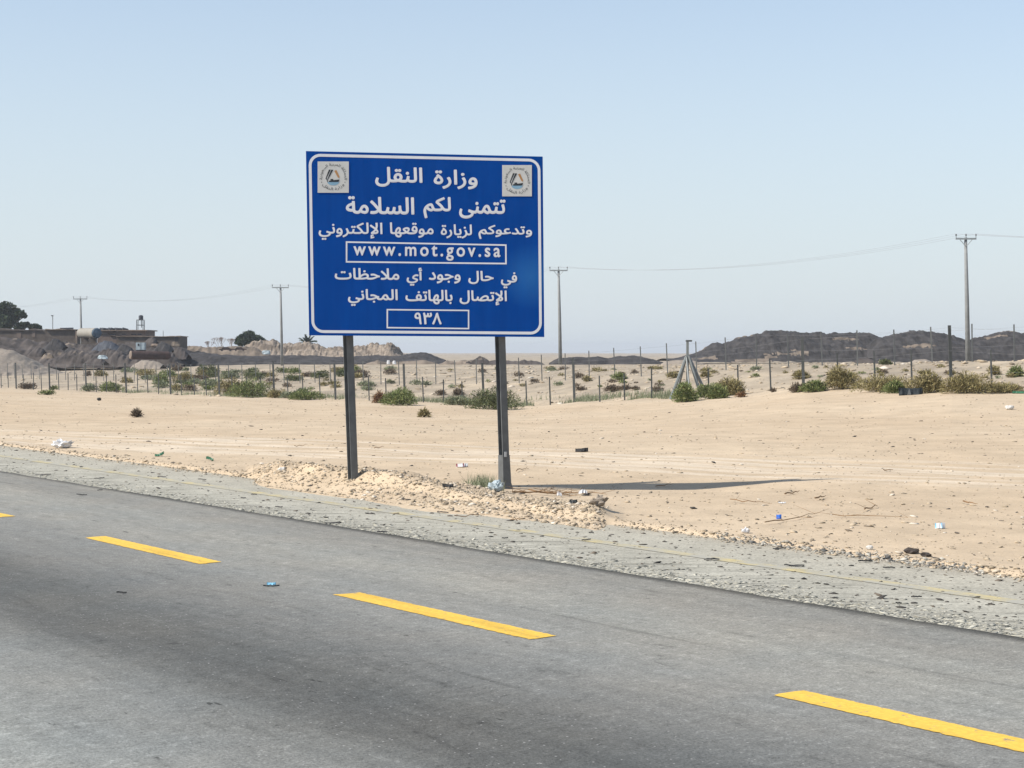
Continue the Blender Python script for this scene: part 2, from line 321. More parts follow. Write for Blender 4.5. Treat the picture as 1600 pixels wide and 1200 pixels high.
def G(x, y):
    x = np.asarray(x, float); y = np.asarray(y, float)
    t, L = tL(x, y)
    px = np.clip(np.where(y > 1, 800 + F * x / np.maximum(y, 1), 2000), -400, 2000)
    Lc = np.clip(L, 12.1, 2600)
    i = np.clip(np.searchsorted(PXA, px) - 1, 0, len(PX) - 2); fx = (px - PXA[i]) / (PXA[i + 1] - PXA[i])
    j = np.clip(np.searchsorted(RL, Lc) - 1, 0, len(RL) - 2); fy = (Lc - RL[j]) / (RL[j + 1] - RL[j])
    g = (RT[j, i] * (1 - fx) + RT[j, i + 1] * fx) * (1 - fy) + (RT[j + 1, i] * (1 - fx) + RT[j + 1, i + 1] * fx) * fy
    on = np.clip((L - 12.6) / 6, 0, 1)
    g = g + on * (0.05 * fbm(x * .35, y * .35, 4, 3) + 0.05 * fbm(x * .09, y * .09, 2, 9))
    b2 = np.clip((L - 46) / 6, 0, 1) * np.clip((110 - L) / 20, 0, 1)
    g = g + b2 * (0.16 * np.abs(fbm(x * .22, y * .22, 3, 21)))
    bank = np.clip(1 - np.abs(L - 46.5) / 3.5, 0, 1); g = g + bank * 0.16 * fbm(x * .5, y * .5, 3, 31)
    far = np.clip((L - 250) / 500, 0, 1); g = g + far * 2.2 * fbm(x * .006, y * .006, 4, 5) + far * .5
    g = g + np.clip((L - 12.0) / .3, 0, 1) * np.clip((15 - L) / 2, 0, 1) * 0.03 * fbm(x * 1.3, y * 1.3, 4, 8)
    v_ = .518 * x + .856 * y; u_ = .856 * x - .518 * y
    g = g + np.clip((v_ - 23) / 1.5, 0, 1) * np.clip((29.5 - v_) / 1.5, 0, 1) * on * .03 * fbm(u_ * .05 + 9, v_ * 2.0, 2, 61)
    # bank of gravel dumped at the foot of the sign
    wm = np.interp(px, [385, 440, 480, 600, 690, 800, 880, 930, 955, 975], [0, .75, 1, .95, .55, .30, .26, .36, .10, 0]) * (y > 1) * (y < 60)
    cm = 12.30 + 0.25 * fbm(t * .6, t * 0 + 3, 2, 4)
    g = g + wm * .27 * np.exp(-np.abs((L - cm) / .78) ** 2.0) * (1 + .45 * fbm(x * 2.2, y * 2.2, 3, 12))
    g = g - .10 * np.exp(-((x - 2.4) / 1.9) ** 2 - ((y - 23.6) / .95) ** 2)
    # edge drop under the pavement
    e = 12.0 + 0.10 * fbm(x * 1.1, y * 1.1, 4, 2)
    g = g - (1 - np.clip((L - e) / .15 + .5, 0, 1)) * 0.07
    return g
def SURF(x, y):
    t, L = tL(x, y); g = float(G(x, y))
    if L < 9.29: return max(g, 0.0) if L > 9 else 0.0
    if L < 12.2: return max(g, -0.035)
    return g
def hit(px, py):
    """point of the land seen at a photo pixel"""
    a = (px - 800) / F; k = (HY - py) / F
    ys = 3.0 * 1.01 ** np.arange(680); xs = a * ys; _, Ls = tL(xs, ys); gs = G(xs, ys)
    gs = np.where(Ls < 9.29, 0.0, np.where(Ls < 12.2, np.maximum(gs, -.035), gs)); w_ = np.nonzero(CAMH + k * ys <= gs)[0]
    i_ = int(w_[0]) if len(w_) else 679; lo, hi = ys[max(i_ - 1, 0)], ys[i_]
    for _ in range(18):
        m_ = (lo + hi) / 2
        if CAMH + k * m_ <= SURF(a * m_, m_): hi = m_
        else: lo = m_
    return Vector((a * hi, hi, SURF(a * hi, hi)))
def at(px, y): 
    x = (px - 800) / F * y; return Vector((x, y, SURF(x, y)))
def zpy(py, y): return CAMH + (HY - py) / F * y

def ground():
    th = np.concatenate([np.radians(np.linspace(-180, -24, 60, endpoint=False)), np.radians(np.linspace(-24, 24, 620, endpoint=False)), np.radians(np.linspace(24, 180, 61))])
    r = [2.0]
    while r[-1] < 3600:
        q = r[-1]; r.append(q * (1.05 if q < 14 else 1.0048 if q < 75 else 1.009 if q < 260 else 1.03))
    r = np.array(r); R, T = np.meshgrid(r, th, indexing='ij'); x = R * np.sin(T); y = R * np.cos(T)
    z = G(x, y); n, k = x.shape
    V = np.stack([x, y, z], -1).reshape(-1, 3)
    V = np.vstack([V, [[0, 0, -0.07]]])
    i = np.arange(n - 1)[:, None] * k + np.arange(k - 1)[None, :]
    Q = np.stack([i, i + k, i + k + 1, i + 1], -1).reshape(-1, 4)[:, ::-1]
    o = mesh('sand_ground', V, Q, M['sand'], smooth=True); o['kind'] = 'structure'
    return o
ground()

# ------------------------------------------------------------------ road (local x runs along the road, local -y across it)
def strip(name, ts, l0, l1, z, matl, thick=0.0, parent=None, edge=None, nl=1):
    V = []; Fc = []
    for t in ts:
        e = edge(t) if edge else 0
        row = [(t, -(l0 + (l1 - l0) * j / nl + (e if j == nl else 0)), z) for j in range(nl + 1)]
        if thick: row.append((t, -(l1 + e + 0.008), z - thick))
        V += row
    k = nl + 1 + (1 if thick else 0)
    for i in range(len(ts) - 1):
        for j in range(k - 1): Fc.append((i * k + j, i * k + j + 1, (i + 1) * k + j + 1, (i + 1) * k + j))
    o = mesh(name, V, Fc, matl, parent)
    if not parent: o.rotation_euler = (0, 0, ang)
    return o
ts = list(np.arange(-60, -4, 2.0)) + list(np.arange(-4, 46, 0.12)) + list(np.arange(46, 120, 1.0)) + list(np.arange(120, 900, 20.0))
edge_f = lambda t: 0.05 * float(fbm(t * 0.5, 0.3, 3, 6)) + 0.025 * float(fbm(t * 2.5, 1.3, 3, 16))
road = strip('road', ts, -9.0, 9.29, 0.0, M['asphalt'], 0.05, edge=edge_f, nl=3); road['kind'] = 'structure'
sh = strip('road_shoulder', ts, 9.0, 12.35, -0.035, M['shoulder'], nl=2); sh['kind'] = 'structure'
for s_, ln in [(6.47, 2.5), (11.18, 2.5), (16.12, 2.6), (21.2, 2.5), (26.1, 2.5), (1.6, 2.5), (31, 2.5), (36, 2.5)]:
    tt = np.linspace(s_ - ln, s_, 90); V = []; Fc = []
    for i_, t_ in enumerate(tt):
        e0 = RNG.normal(0, .004); e1 = RNG.normal(0, .004); dt = 0
        for q_ in range(5):
            l_ = 6.645 + e0 + (.225 + e1 - e0) * q_ / 4; dt = RNG.normal(0, .012) if i_ in (0, 89) else 0
            V.append((t_ + dt, -l_, .004))
    for i_ in range(89):
        for q_ in range(4): Fc.append((i_ * 5 + q_, i_ * 5 + q_ + 1, i_ * 5 + q_ + 6, i_ * 5 + q_ + 5))
    mesh('lane_marking', V, Fc, M['yellow'], road)
strip('edge_line', [t for t in ts if -20 < t < 150], 10.70, 10.88, -0.031, M['faded_yellow'], parent=sh)

# ------------------------------------------------------------------ loose stones
ICO_V = np.array([(1, 0, 0), (-1, 0, 0), (0, 1, 0), (0, -1, 0), (0, 0, 1), (0, 0, -1), (.6, .6, .5), (-.6, .55, .45), (.55, -.6, .5), (-.55, -.6, .5)])
ICO_F = np.array([(0, 6, 8), (6, 2, 7), (6, 7, 4), (8, 6, 4), (8, 4, 9), (4, 7, 9), (7, 1, 9), (2, 1, 7), (3, 8, 9), (3, 9, 1), (0, 2, 6), (0, 8, 3), (0, 5, 2), (2, 5, 1), (1, 5, 3), (3, 5, 0)])
def stones(name, P, size, matl, flat=0.6, stretch=1.0, label=None, rot=None):
    n = len(P); P = np.asarray(P); size = np.asarray(size)
    V = ICO_V[None] * (1 + .28 * RNG.standard_normal((n, 10, 1)).clip(-1.5, 1.5)) * np.array([stretch, 1, flat]) * size[:, None, None]
    a = RNG.uniform(0, 6.28, n) if rot is None else rot + RNG.normal(0, .35, n)
    ca, sa = np.cos(a)[:, None], np.sin(a)[:, None]
    x = V[..., 0] * ca - V[..., 1] * sa; y = V[..., 0] * sa + V[..., 1] * ca
    tilt = RNG.normal(0, .35, (n, 1)); z = V[..., 2] + x * tilt * .5
    W = np.stack([x + P[:, None, 0], y + P[:, None, 1], z + P[:, None, 2]], -1).reshape(-1, 3)
    Fc = (ICO_F[None] + 10 * np.arange(n)[:, None, None]).reshape(-1, 3)
    o = mesh(name, W, Fc, matl); tag(o, label, kind='stuff'); return o
def scatter(n, pxr, Lr, size, lift=.2, wpx=None):
    px = RNG.uniform(*pxr, n); L = Lr(n, px) if callable(Lr) else RNG.uniform(*Lr, n)
    u = px + 1146.0; y = 3247.0 * L / u; x = (px - 800) / F * y
    z = np.maximum(G(x, y), np.where(L < 12.1, -0.035, -9)); s = size(n)
    return np.stack([x, y, z + s * lift], -1), s
ls = lambda a, b: (lambda n: a * np.exp(RNG.normal(0, b, n)).clip(.35, 4.5))
P, s_ = scatter(8000, (395, 945), lambda n, px: 12.05 + .42 * RNG.standard_normal(n).clip(-1.6, 2.0) + (px > 760) * .15, ls(.0076, .72), .05)
stones('gravel', P, s_, M['stone'], .65, 1.35, 'loose pale gravel heaped along the pavement edge at the foot of the sign')
P, s_ = scatter(1500, (960, 1620), lambda n, px: 12.02 + .09 * RNG.standard_normal(n), ls(.0065, .6)); 
stones('rubble_line', P, s_, M['stone'], .6, 1.4, 'thin ragged line of broken stones where the old shoulder meets sand')
P, s_ = scatter(1500, (1120, 1540), lambda n, px: 12.0 + .06 * RNG.standard_normal(n), ls(.0072, .6)); 
stones('asphalt_rubble', P, s_, M['chip'], .6, 1.3, 'grey lumps of broken asphalt along the right part of the shoulder edge')
P, s_ = scatter(900, (-20, 420), lambda n, px: 12.0 + .12 * RNG.standard_normal(n), ls(.011, .5))
stones('edge_gravel', P, s_, M['stone'], .5, 1.4, 'sparse gravel along the shoulder edge left of the heap')
P, s_ = scatter(15000, (-40, 1680), lambda n, px: 9.31 + np.abs(RNG.normal(0, .30, n)), ls(.0050, .65), -.1)
stones('asphalt_chips', P, s_, M['rchip'], .5, 2.2, 'ravelled chips of old grey asphalt beside the new paving', rot=0.0)
P, s_ = scatter(1700, (-40, 1680), (9.8, 11.9), ls(.0065, .6), .05)
stones('shoulder_grit', P, s_, M['crumb'], .5, 1.6, 'dark grit scattered over the old shoulder', rot=0.0)
P, s_ = scatter(9000, (-60, 1680), lambda n, px: 12.2 + 32 * RNG.random(n) ** 1.4, ls(.0085, .6), .1)
stones('pebbles', P, s_, M['stone'], .5, 1.5, 'small stones sprinkled over the roadside sand')
P, s_ = scatter(1300, (-60, 1680), lambda n, px: 12.2 + 30 * RNG.random(n) ** 1.3, ls(.010, .6), .1)
stones('dark_grit', P, s_, M['crumb'], .4, 1.8, 'dark crumbs and twigs strewn over the roadside sand')
P, s_ = scatter(5000, (-60, 1680), lambda n, px: 46 + 44 * RNG.random(n), ls(.045, .55), .1)
stones('field_stones', P, s_, M['stone'], .5, 1.6, 'stones lying over the rough ground beyond the wire fence')

# ------------------------------------------------------------------ Arabic lettering
FM = {'ا':(0xFE8D,0xFE8E,0,0),'أ':(0xFE83,0xFE84,0,0),'إ':(0xFE87,0xFE88,0,0),'ب':(0xFE8F,0xFE90,0xFE91,0xFE92),'ة':(0xFE93,0xFE94,0,0),
'ت':(0xFE95,0xFE96,0xFE97,0xFE98),'ج':(0xFE9D,0xFE9E,0xFE9F,0xFEA0),'ح':(0xFEA1,0xFEA2,0xFEA3,0xFEA4),'د':(0xFEA9,0xFEAA,0,0),
'ر':(0xFEAD,0xFEAE,0,0),'ز':(0xFEAF,0xFEB0,0,0),'س':(0xFEB1,0xFEB2,0xFEB3,0xFEB4),'ص':(0xFEB9,0xFEBA,0xFEBB,0xFEBC),'ظ':(0xFEC5,0xFEC6,0xFEC7,0xFEC8),
'ع':(0xFEC9,0xFECA,0xFECB,0xFECC),'ف':(0xFED1,0xFED2,0xFED3,0xFED4),'ق':(0xFED5,0xFED6,0xFED7,0xFED8),'ك':(0xFED9,0xFEDA,0xFEDB,0xFEDC),
'ل':(0xFEDD,0xFEDE,0xFEDF,0xFEE0),'م':(0xFEE1,0xFEE2,0xFEE3,0xFEE4),'ن':(0xFEE5,0xFEE6,0xFEE7,0xFEE8),'ه':(0xFEE9,0xFEEA,0xFEEB,0xFEEC),
'و':(0xFEED,0xFEEE,0,0),'ى':(0xFEEF,0xFEF0,0,0),'ي':(0xFEF1,0xFEF2,0xFEF3,0xFEF4),'لا':(0xFEFB,0xFEFC,0,0),'لإ':(0xFEF9,0xFEFA,0,0)}
def shape(wd):
    u = []; i = 0
    while i < len(wd):
        if wd[i:i+2] in FM: u.append(wd[i:i+2]); i += 2
        else: u.append(wd[i]); i += 1
    out = []; join = False
    for k, c in enumerate(u):
        f = FM[c]; nx = k + 1 < len(u) and f[2] != 0
        out.append(chr((f[3] if nx else f[1]) if join else (f[2] if nx else f[0]))); join = nx
    return ''.join(reversed(out))
def glyphs(text, spacing=1.0):
    """outlines of the letters, filled by the non-zero rule over a constrained triangulation"""
    from mathutils.geometry import delaunay_2d_cdt
    cu = bpy.data.curves.new('tmp', 'FONT'); cu.body = text; cu.space_character = spacing; cu.resolution_u = 5; cu.fill_mode = 'NONE'
    o = bpy.data.objects.new('tmp', cu); C.objects.link(o)
    dg = bpy.context.evaluated_depsgraph_get(); dg.update()
    me = bpy.data.meshes.new_from_object(o.evaluated_get(dg))
    P = np.array([v.co[:2] for v in me.vertices]); E = np.array([tuple(e.vertices) for e in me.edges])
    bpy.data.objects.remove(o); bpy.data.curves.remove(cu); bpy.data.meshes.remove(me)
    # walk every closed outline in vertex order, so that its direction is kept
    nb = {}
    for a, b in E: nb.setdefault(a, []).append(b); nb.setdefault(b, []).append(a)
    seen = set(); segs = []
    for st in range(len(P)):
        if st in seen or st not in nb: continue
        loop = [st]; seen.add(st); cur = st; nxt = min(nb[st], key=lambda q: (abs(q - st) != 1 or q < st, q))
        while nxt != st and nxt not in seen:
            loop.append(nxt); seen.add(nxt); c = [q for q in nb[nxt] if q != cur]; cur, nxt = nxt, (c[0] if c else st)
        segs += [(loop[i], loop[(i + 1) % len(loop)]) for i in range(len(loop))]
    V2, E2, F2, _, _, _ = delaunay_2d_cdt([Vector(p) for p in P], segs, [], 0, 1e-5)
    V2 = np.array([tuple(v) for v in V2]); T = np.array([tuple(f) for f in F2]); cen = V2[T].mean(1)
    A = P[[q[0] for q in segs]]; B = P[[q[1] for q in segs]]
    y = cen[:, 1:2]; x = cen[:, 0:1]; up_ = (A[:, 1] <= y) & (B[:, 1] > y); dn = (A[:, 1] > y) & (B[:, 1] <= y)
    cr = (B[:, 0] - A[:, 0]) * (y - A[:, 1]) - (x - A[:, 0]) * (B[:, 1] - A[:, 1])
    wn = (up_ & (cr > 0)).sum(1) - (dn & (cr < 0)).sum(1)
    T = T[wn != 0]; us = np.unique(T); mp = {int(u): i for i, u in enumerate(us)}
    return np.c_[V2[us], np.zeros(len(us))], [tuple(mp[int(q)] for q in t) for t in T], np.zeros(len(us), int)

# ------------------------------------------------------------------ the sign
ZL, ZR = 22.6, 23.12
TLw = Vector(((478 - 800) / F * ZL, ZL, zpy(236, ZL))); BLw = Vector(((483 - 800) / F * ZL, ZL, zpy(524, ZL)))
TRw = Vector(((848 - 800) / F * ZR, ZR, zpy(244.6, ZR))); BRw = Vector(((850.5 - 800) / F * ZR, ZR, zpy(526.6, ZR)))
BW = (BRw - BLw).length; BH = (TLw - BLw).length
dirw = (BRw - BLw).normalized(); nrm = Vector((dirw.y, -dirw.x, 0)).normalized()     # towards the road
yaw = math.atan2(dirw.y, dirw.x)
sign = empty('road_sign', (BLw.x, BLw.y, 0)); sign.rotation_euler = (0, 0, yaw)
Rinv = Matrix.Rotation(-yaw, 3, 'Z')
def brd(a, b, off=0.0):
    """point of the board, local to the sign: a along the width 0..1, b up 0..1, off proud of the face"""
    p = (BLw * (1 - a) + BRw * a) * (1 - b) + (TLw * (1 - a) + TRw * a) * b
    q = Rinv @ (p - Vector((BLw.x, BLw.y, 0))); return Vector((q.x, q.y - off, q.z))
# crop of the sign: 3.9333 px per photo px, origin 470,230
def crop_ab(cx, cy):
    X = 470 + cx / 3.9333; Y = 230 + cy / 3.9333
    a = b = .5
    for _ in range(12):
        x0 = 483 + (478 - 483) * b; x1 = 850.5 + (848 - 850.5) * b; a = (X - x0) / (x1 - x0)
        y0 = 524 + (526.6 - 524) * a; y1 = 236 + (244.6 - 236) * a; b = (y0 - Y) / (y0 - y1)
    return a, b
def quad_part(name, pts, off, matl, th=0.0):
    n = len(pts); V = [brd(a, b, off) for a, b in pts]; Fc = [tuple(range(n))]
    if th:
        V += [brd(a, b, off - th) for a, b in pts]; Fc.append(tuple(range(n, 2 * n))[::-1])
        Fc += [((i + 1) % n, i, n + i, n + (i + 1) % n) for i in range(n)]
    return mesh(name, V, Fc, matl, sign)
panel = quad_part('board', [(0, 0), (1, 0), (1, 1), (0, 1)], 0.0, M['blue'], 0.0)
bk = MB(); V = [brd(a, b, -.002) for a, b in [(0, 0), (1, 0), (1, 1), (0, 1)]] + [brd(a, b, -.022) for a, b in [(0, 0), (1, 0), (1, 1), (0, 1)]]
bk.add(V, [(0, 1, 2, 3), (7, 6, 5, 4), (1, 0, 4, 5), (2, 1, 5, 6), (3, 2, 6, 7), (0, 3, 7, 4)]); bk.build('back_plate', M['alu'], sign)
for b_ in (.12, .42, .72, .93):
    r_ = MB(); p0 = brd(.01, b_); p1 = brd(.99, b_)
    r_.box(p0.x, p1.x, .023, .06, p0.z - .03, p0.z + .03); r_.build('rail', M['alu'], sign)
def ring(name, outer, inner, off, matl):
    n = len(outer); V = [brd(*p, off) for p in outer] + [brd(*p, off) for p in inner]
    return mesh(name, V, [(i, (i + 1) % n, n + (i + 1) % n, n + i) for i in range(n)], matl, sign)
def rrect(mx, my, r):   # metres from the edge, radius
    pts = []
    for cx, cy, a0 in ((1 - mx - r, 1 - my - r, 0), (mx + r, 1 - my - r, 90), (mx + r, my + r, 180), (1 - mx - r, my + r, 270)): pass
    for sx_, sy_, a0 in ((1, 1, 0), (-1, 1, 90), (-1, -1, 180), (1, -1, 270)):
        for k in range(9):
            t = math.radians(a0 + 90 * k / 8)
            X = (BW - mx - r if sx_ > 0 else mx + r) + r * math.cos(t); Y = (BH - my - r if sy_ > 0 else my + r) + r * math.sin(t)
            pts.append((X / BW, Y / BH))
    return pts
ring('border', rrect(.034, .034, .16), rrect(.072, .072, .122), .002, M['white'])
def frame(c, th, name='text_frame'):
    o_ = [crop_ab(*p) for p in c]; da = th / BW; db = th / BH
    i_ = [(o_[0][0] + da, o_[0][1] - db), (o_[1][0] - da, o_[1][1] - db), (o_[2][0] - da, o_[2][1] + db), (o_[3][0] + da, o_[3][1] + db)]
    ring(name, o_, i_, .002, M['white'])
frame([(272, 578), (1260, 597), (1261, 720), (272, 709)], .021)
frame([(520, 994), (1028, 999), (1028, 1119), (520, 1113)], .019)
def put_line(words, bold, name='lettering'):
    for text, x0, y0, x1, y1, sl_ in words:
        V = []; Fc = []
        body = text if not (text[0] in FM) else shape(text)
        g, f, lev = glyphs(body, 1.36 if text[0] == 'w' else 1.0)
        mn = g.min(0); mx = g.max(0)
        e = bold * 3.9333
        sxx = (x1 - x0 - 2 * e) / (mx[0] - mn[0]); syy = (y1 - y0 - 2 * e) / (mx[1] - mn[1])
        shifts = [(0, 0)] + [(e * math.cos(k * math.pi / 4), e * math.sin(k * math.pi / 4)) for k in range(8)]
        for q, (dx, dy) in enumerate(shifts):
            n = len(V)
            for p, lv in zip(g, lev):
                cx = x0 + e + (p[0] - mn[0]) * sxx + dx; cy = y1 - e - (p[1] - mn[1]) * syy + dy + sl_ * ((p[0] - mn[0]) * sxx - (x1 - x0) / 2)
                a, b = ab_fast(cx, cy); V.append(brd(a, b, .002 + .0003 * q))
            Fc += [tuple(i + n for i in ff) for ff in f]
        mesh(name, V, Fc, M['white'], sign)
_g = {}
def ab_fast(cx, cy):
    X = 470 + cx / 3.9333; Y = 230 + cy / 3.9333; b = (525 - Y) / 285
    for _ in range(3):
        x0 = 483 - 5 * b; x1 = 850.5 - 2.5 * b; a = (X - x0) / (x1 - x0); y0 = 524 + 2.6 * a; b = (y0 - Y) / (y0 - 236 - 8.6 * a)
    return a, b
put_line([('وزارة', 808, 138, 1080, 258, .02), ('النقل', 450, 122, 740, 245, .02)], .9)
put_line([('تتمنى', 965, 320, 1254, 440, .015), ('لكم', 745, 305, 915, 438, .015), ('السلامة', 272, 303, 690, 412, .015)], .9)
put_line([('وتدعوكم', 1085, 478, 1420, 566, .01), ('لزيارة', 852, 474, 1045, 561, .01), ('موقعها', 540, 463, 808, 557, .01), ('الإلكتروني', 108, 462, 495, 572, .01)], .55)
put_line([('www.mot.gov.sa', 318, 603, 1222, 697, .012)], .62)
put_line([('في', 1225, 768, 1326, 868, .01), ('حال', 1022, 760, 1180, 842, .01), ('وجود', 778, 768, 975, 838, .01), ('أي', 642, 740, 738, 852, .01), ('ملاحظات', 205, 743, 598, 816, .01)], .6)
put_line([('الإتصال', 968, 880, 1262, 972, .006), ('بالهاتف', 635, 876, 925, 966, .006), ('المجاني', 285, 872, 588, 977, .006)], .6)
put_line([('٩٣٨', 690, 1016, 858, 1090, .005)], .6)
def emblem(x0, y0, x1, y1):
    P_ = lambda u, v: crop_ab(x0 + (x1 - x0) * u, y0 + (y1 - y0) * v)
    e = quad_part('emblem_plate', [P_(0, 1), P_(1, 1), P_(1, 0), P_(0, 0)], .006, M['plate'], .006)
    def sub(name, polys, off, m_):
        V = []; Fc = []
        for pl in polys:
            n = len(V); V += [brd(*P_(u, v), off) for u, v in pl]; Fc.append(tuple(range(n, n + len(pl))))
        mesh(name, V, Fc, m_, e)
    sub('emblem_bars', [[(.36, .26), (.42, .26), (.29, .52), (.29, .60), (.25, .55)], [(.44, .26), (.50, .27), (.32, .60), (.33, .68), (.29, .62)]], .008, M['ink'])
    sub('emblem_stripe', [[(.53, .30), (.60, .27), (.70, .48), (.69, .54), (.64, .50)]], .008, M['orange'])
    sub('emblem_ship', [[(.36, .615), (.70, .575), (.70, .60), (.66, .655), (.36, .655)], [(.41, .56), (.50, .56), (.50, .60), (.41, .605)]], .009, M['ink'])
    sub('emblem_sea', [[(.50 + .19 * math.cos(t), .655 + .11 * math.sin(t)) for t in np.linspace(0, math.pi, 12)]], .0075, M['sea'])
    V = []; Fc = []
    def arc(text, a0, a1, rad, flip):
        nonlocal V, Fc
        g, f, lev = glyphs(' '.join(reversed([shape(q) for q in text.split()])))
        mn = g.min(0); mx = g.max(0); n = len(V); h = .115
        for p, lv in zip(g, lev):
            s = (p[0] - mn[0]) / (mx[0] - mn[0]); k = (p[1] - mn[1]) / (mx[1] - mn[1]) - .5
            t = math.radians(a0 + (a1 - a0) * s); r = rad + (k if not flip else -k) * h
            V.append(brd(*P_(.5 + r * math.cos(t), .49 - r * math.sin(t)), .0085 + .0003 * lv))
        Fc += [tuple(i + n for i in q) for q in f]
    arc('المملكة العربية السعودية', 194, -14, .395, False)
    arc('وزارة النقل', 216, 324, .40, True)
    mesh('emblem_text', V, Fc, M['ink'], e)
    for s in (-1, 1): sub('emblem_dot', [[(.5 + s * .375 + .016 * math.cos(t), .665 + .016 * math.sin(t)) for t in np.linspace(0, 6.28, 7)[:-1]]], .0085, M['ink'])
emblem(102, 88, 290, 280); emblem(1233, 110, 1418, 302)
def sign_post(pxt, pxb, pyb, Y, nm='post', foot=False):
    # H section turned to the traffic; leans a little
    base = Vector(((pxb - 800) / F * Y, Y, zpy(pyb, Y) - .12)); top = Vector(((pxt - 800) / F * Y, Y, zpy(250, Y)))
    lean = (pxt - pxb) * Y / F / (zpy(526, Y) - zpy(pyb, Y))
    b0 = Rinv @ (base - Vector((BLw.x, BLw.y, 0))); h = top.z - base.z
    a = math.radians(24); ca, sa = math.cos(a), math.sin(a)
    def fn(x, y, z):
        return (b0.x + x * ca - y * sa + lean * (z), b0.y + x * sa + y * ca + .015, base.z + z)
    m_ = MB(); w_ = .052
    m_.box(-w_, w_, -.055, -.047, 0, h, fn); m_.box(-w_, w_, .047, .055, 0, h, fn); m_.box(-.004, .004, -.0469, .0469, 0, h, fn)
    m_.v = [(v[0], v[1] + .09, v[2]) for v in m_.v]
    p = m_.build('post', M['steel'], sign)
    if foot:
        q = MB(); 
        for z0, z1, e in ((.10, .24, .045), (.24, .62, .014)):
            V = [fn(sx_ * (w_ + (e if k == 0 else (.014 if z0 < .2 else .004))), sy_ * (.057 + (e if k == 0 else .01) * .5), z) for k, z in enumerate((z0, z1)) for sx_, sy_ in ((-1, -1), (1, -1), (1, 1), (-1, 1))]
            V = [(v[0], v[1] + .09, v[2]) for v in V]
            q.add(V, [(3, 2, 1, 0), (4, 5, 6, 7)] + [(i, (i + 1) % 4, 4 + (i + 1) % 4, 4 + i) for i in range(4)])
        o_ = q.build('base_sleeve', M['steel'], p)
        q = MB(); c_ = fn(-w_ * .4, -.075, .62); q.tube([(c_[0], c_[1] + .09, c_[2] - .02), (c_[0], c_[1] + .09, c_[2] + .05)], .02, 8); q.build('bolt', M['alu'], p)
    return p
sign_post(545, 552.5, 737, 22.62 + .17)
sign_post(783.5, 791.5, 768, 23.03 + .05, foot=True)
tag(sign, 'large blue road sign with white Arabic lettering and web address on two dark steel posts', 'road sign')

# ------------------------------------------------------------------ fences
def uy(px, L): return 3247.0 * L / (px + 1146.0)
def bar(name, x, y, z0, z1, r, matl, parent, me=None, lean=0.0, lean2=0):
    if me is None:
        m_ = MB(); m_.box(-1, 1, -.25, .25, 0, 1); m_.box(-.18, .18, .25, 1.1, 0, 1); o = m_.build(name, matl, parent)
    else:
        o = bpy.data.objects.new(name, me); C.objects.link(o); o.parent = parent
    o.location = (x, y, z0); o.scale = (r, r, z1 - z0); o.rotation_euler = (lean2, lean, random.uniform(-.15, .15)); return o
fence = empty('wire_fence', at(905, uy(905, 46.5))); FX = fence.location.copy()
tag(fence, 'nearer wire fence of dark angle-iron posts along the crest of the sand bank', 'fence')
main = [0.3799 + 0.03645 * k - .0002 * (k > 8) for k in range(-1, 15)]
tops = {}
near_tops = []; mm = None; md = None
for k, q in enumerate(main):
    px = 1e3 / q - 1146; Y = uy(px, 46.5)
    if px < -30: continue
    g = at(px, Y); H = 1.93 if px > 1100 else 2.0
    if abs(px - 1075) > 20:
        p = bar('post', g.x - FX.x, Y - FX.y, g.z - FX.z - .2, g.z - FX.z + H, .055, M['dgalv'], fence, mm, lean=-.033 + random.uniform(-.012, .012)); mm = p.data
    near_tops.append((g.x - FX.x - .06, Y - FX.y, g.z - FX.z))
    for j in (1, 2, 3):
        q2 = q + 0.03645 * j / 4; px2 = 1e3 / q2 - 1146 + random.uniform(-1.5, 1.5); Y2 = uy(px2, 46.5)
        if px2 < -20: continue
        g2 = at(px2, Y2); hh = random.choice([1.2, 1.25, 1.15, 1.3])
        p = bar('picket', g2.x - FX.x, Y2 - FX.y, g2.z - FX.z - .1, g2.z - FX.z + hh, .03, M['dgalv'], fence, md, lean=-.03 + random.uniform(-.03, .03)); md = p.data
def strands(tops_, hs, parent, r):
    for h in hs:
        m_ = MB(); pts = []
        for a, b in zip(tops_[:-1], tops_[1:]):
            for k in range(3):
                f = k / 3; pts.append((a[0] + (b[0] - a[0]) * f, a[1] + (b[1] - a[1]) * f - .06, a[2] + (b[2] - a[2]) * f + h - .05 * math.sin(math.pi * f)))
        pts.append((tops_[-1][0], tops_[-1][1] - .06, tops_[-1][2] + h)); m_.tube(pts, r, 4, False); m_.build('wire', M['wire'], parent)
strands(near_tops, (.45, 1.05, 1.85), fence, .0022)
fence2 = empty('wire_fence', at(1007, uy(1007, 55.5))); FX2 = fence2.location.copy()
tag(fence2, 'farther wire fence of thin closely spaced pickets behind the taller posted one', 'fence')
far_tops = []; md2 = None
k = 0; q = 0.3570
while q < 0.90:
    px = 1e3 / q - 1146 + random.uniform(-1, 1); Y = uy(px, 55.5); g = at(px, Y); H = 1.5 if px > 1000 else 1.42
    p = bar('picket', g.x - FX2.x, Y - FX2.y, g.z - FX2.z - .1, g.z - FX2.z + H + random.uniform(-.05, .05), .027, M['fgalv'], fence2, md2, lean=-.03 + random.uniform(-.02, .02)); md2 = p.data
    if k % 4 == 0: far_tops.append((g.x - FX2.x, Y - FX2.y, g.z - FX2.z))
    q += 0.00905; k += 1
strands(far_tops, (.7, 1.4), fence2, .0025)
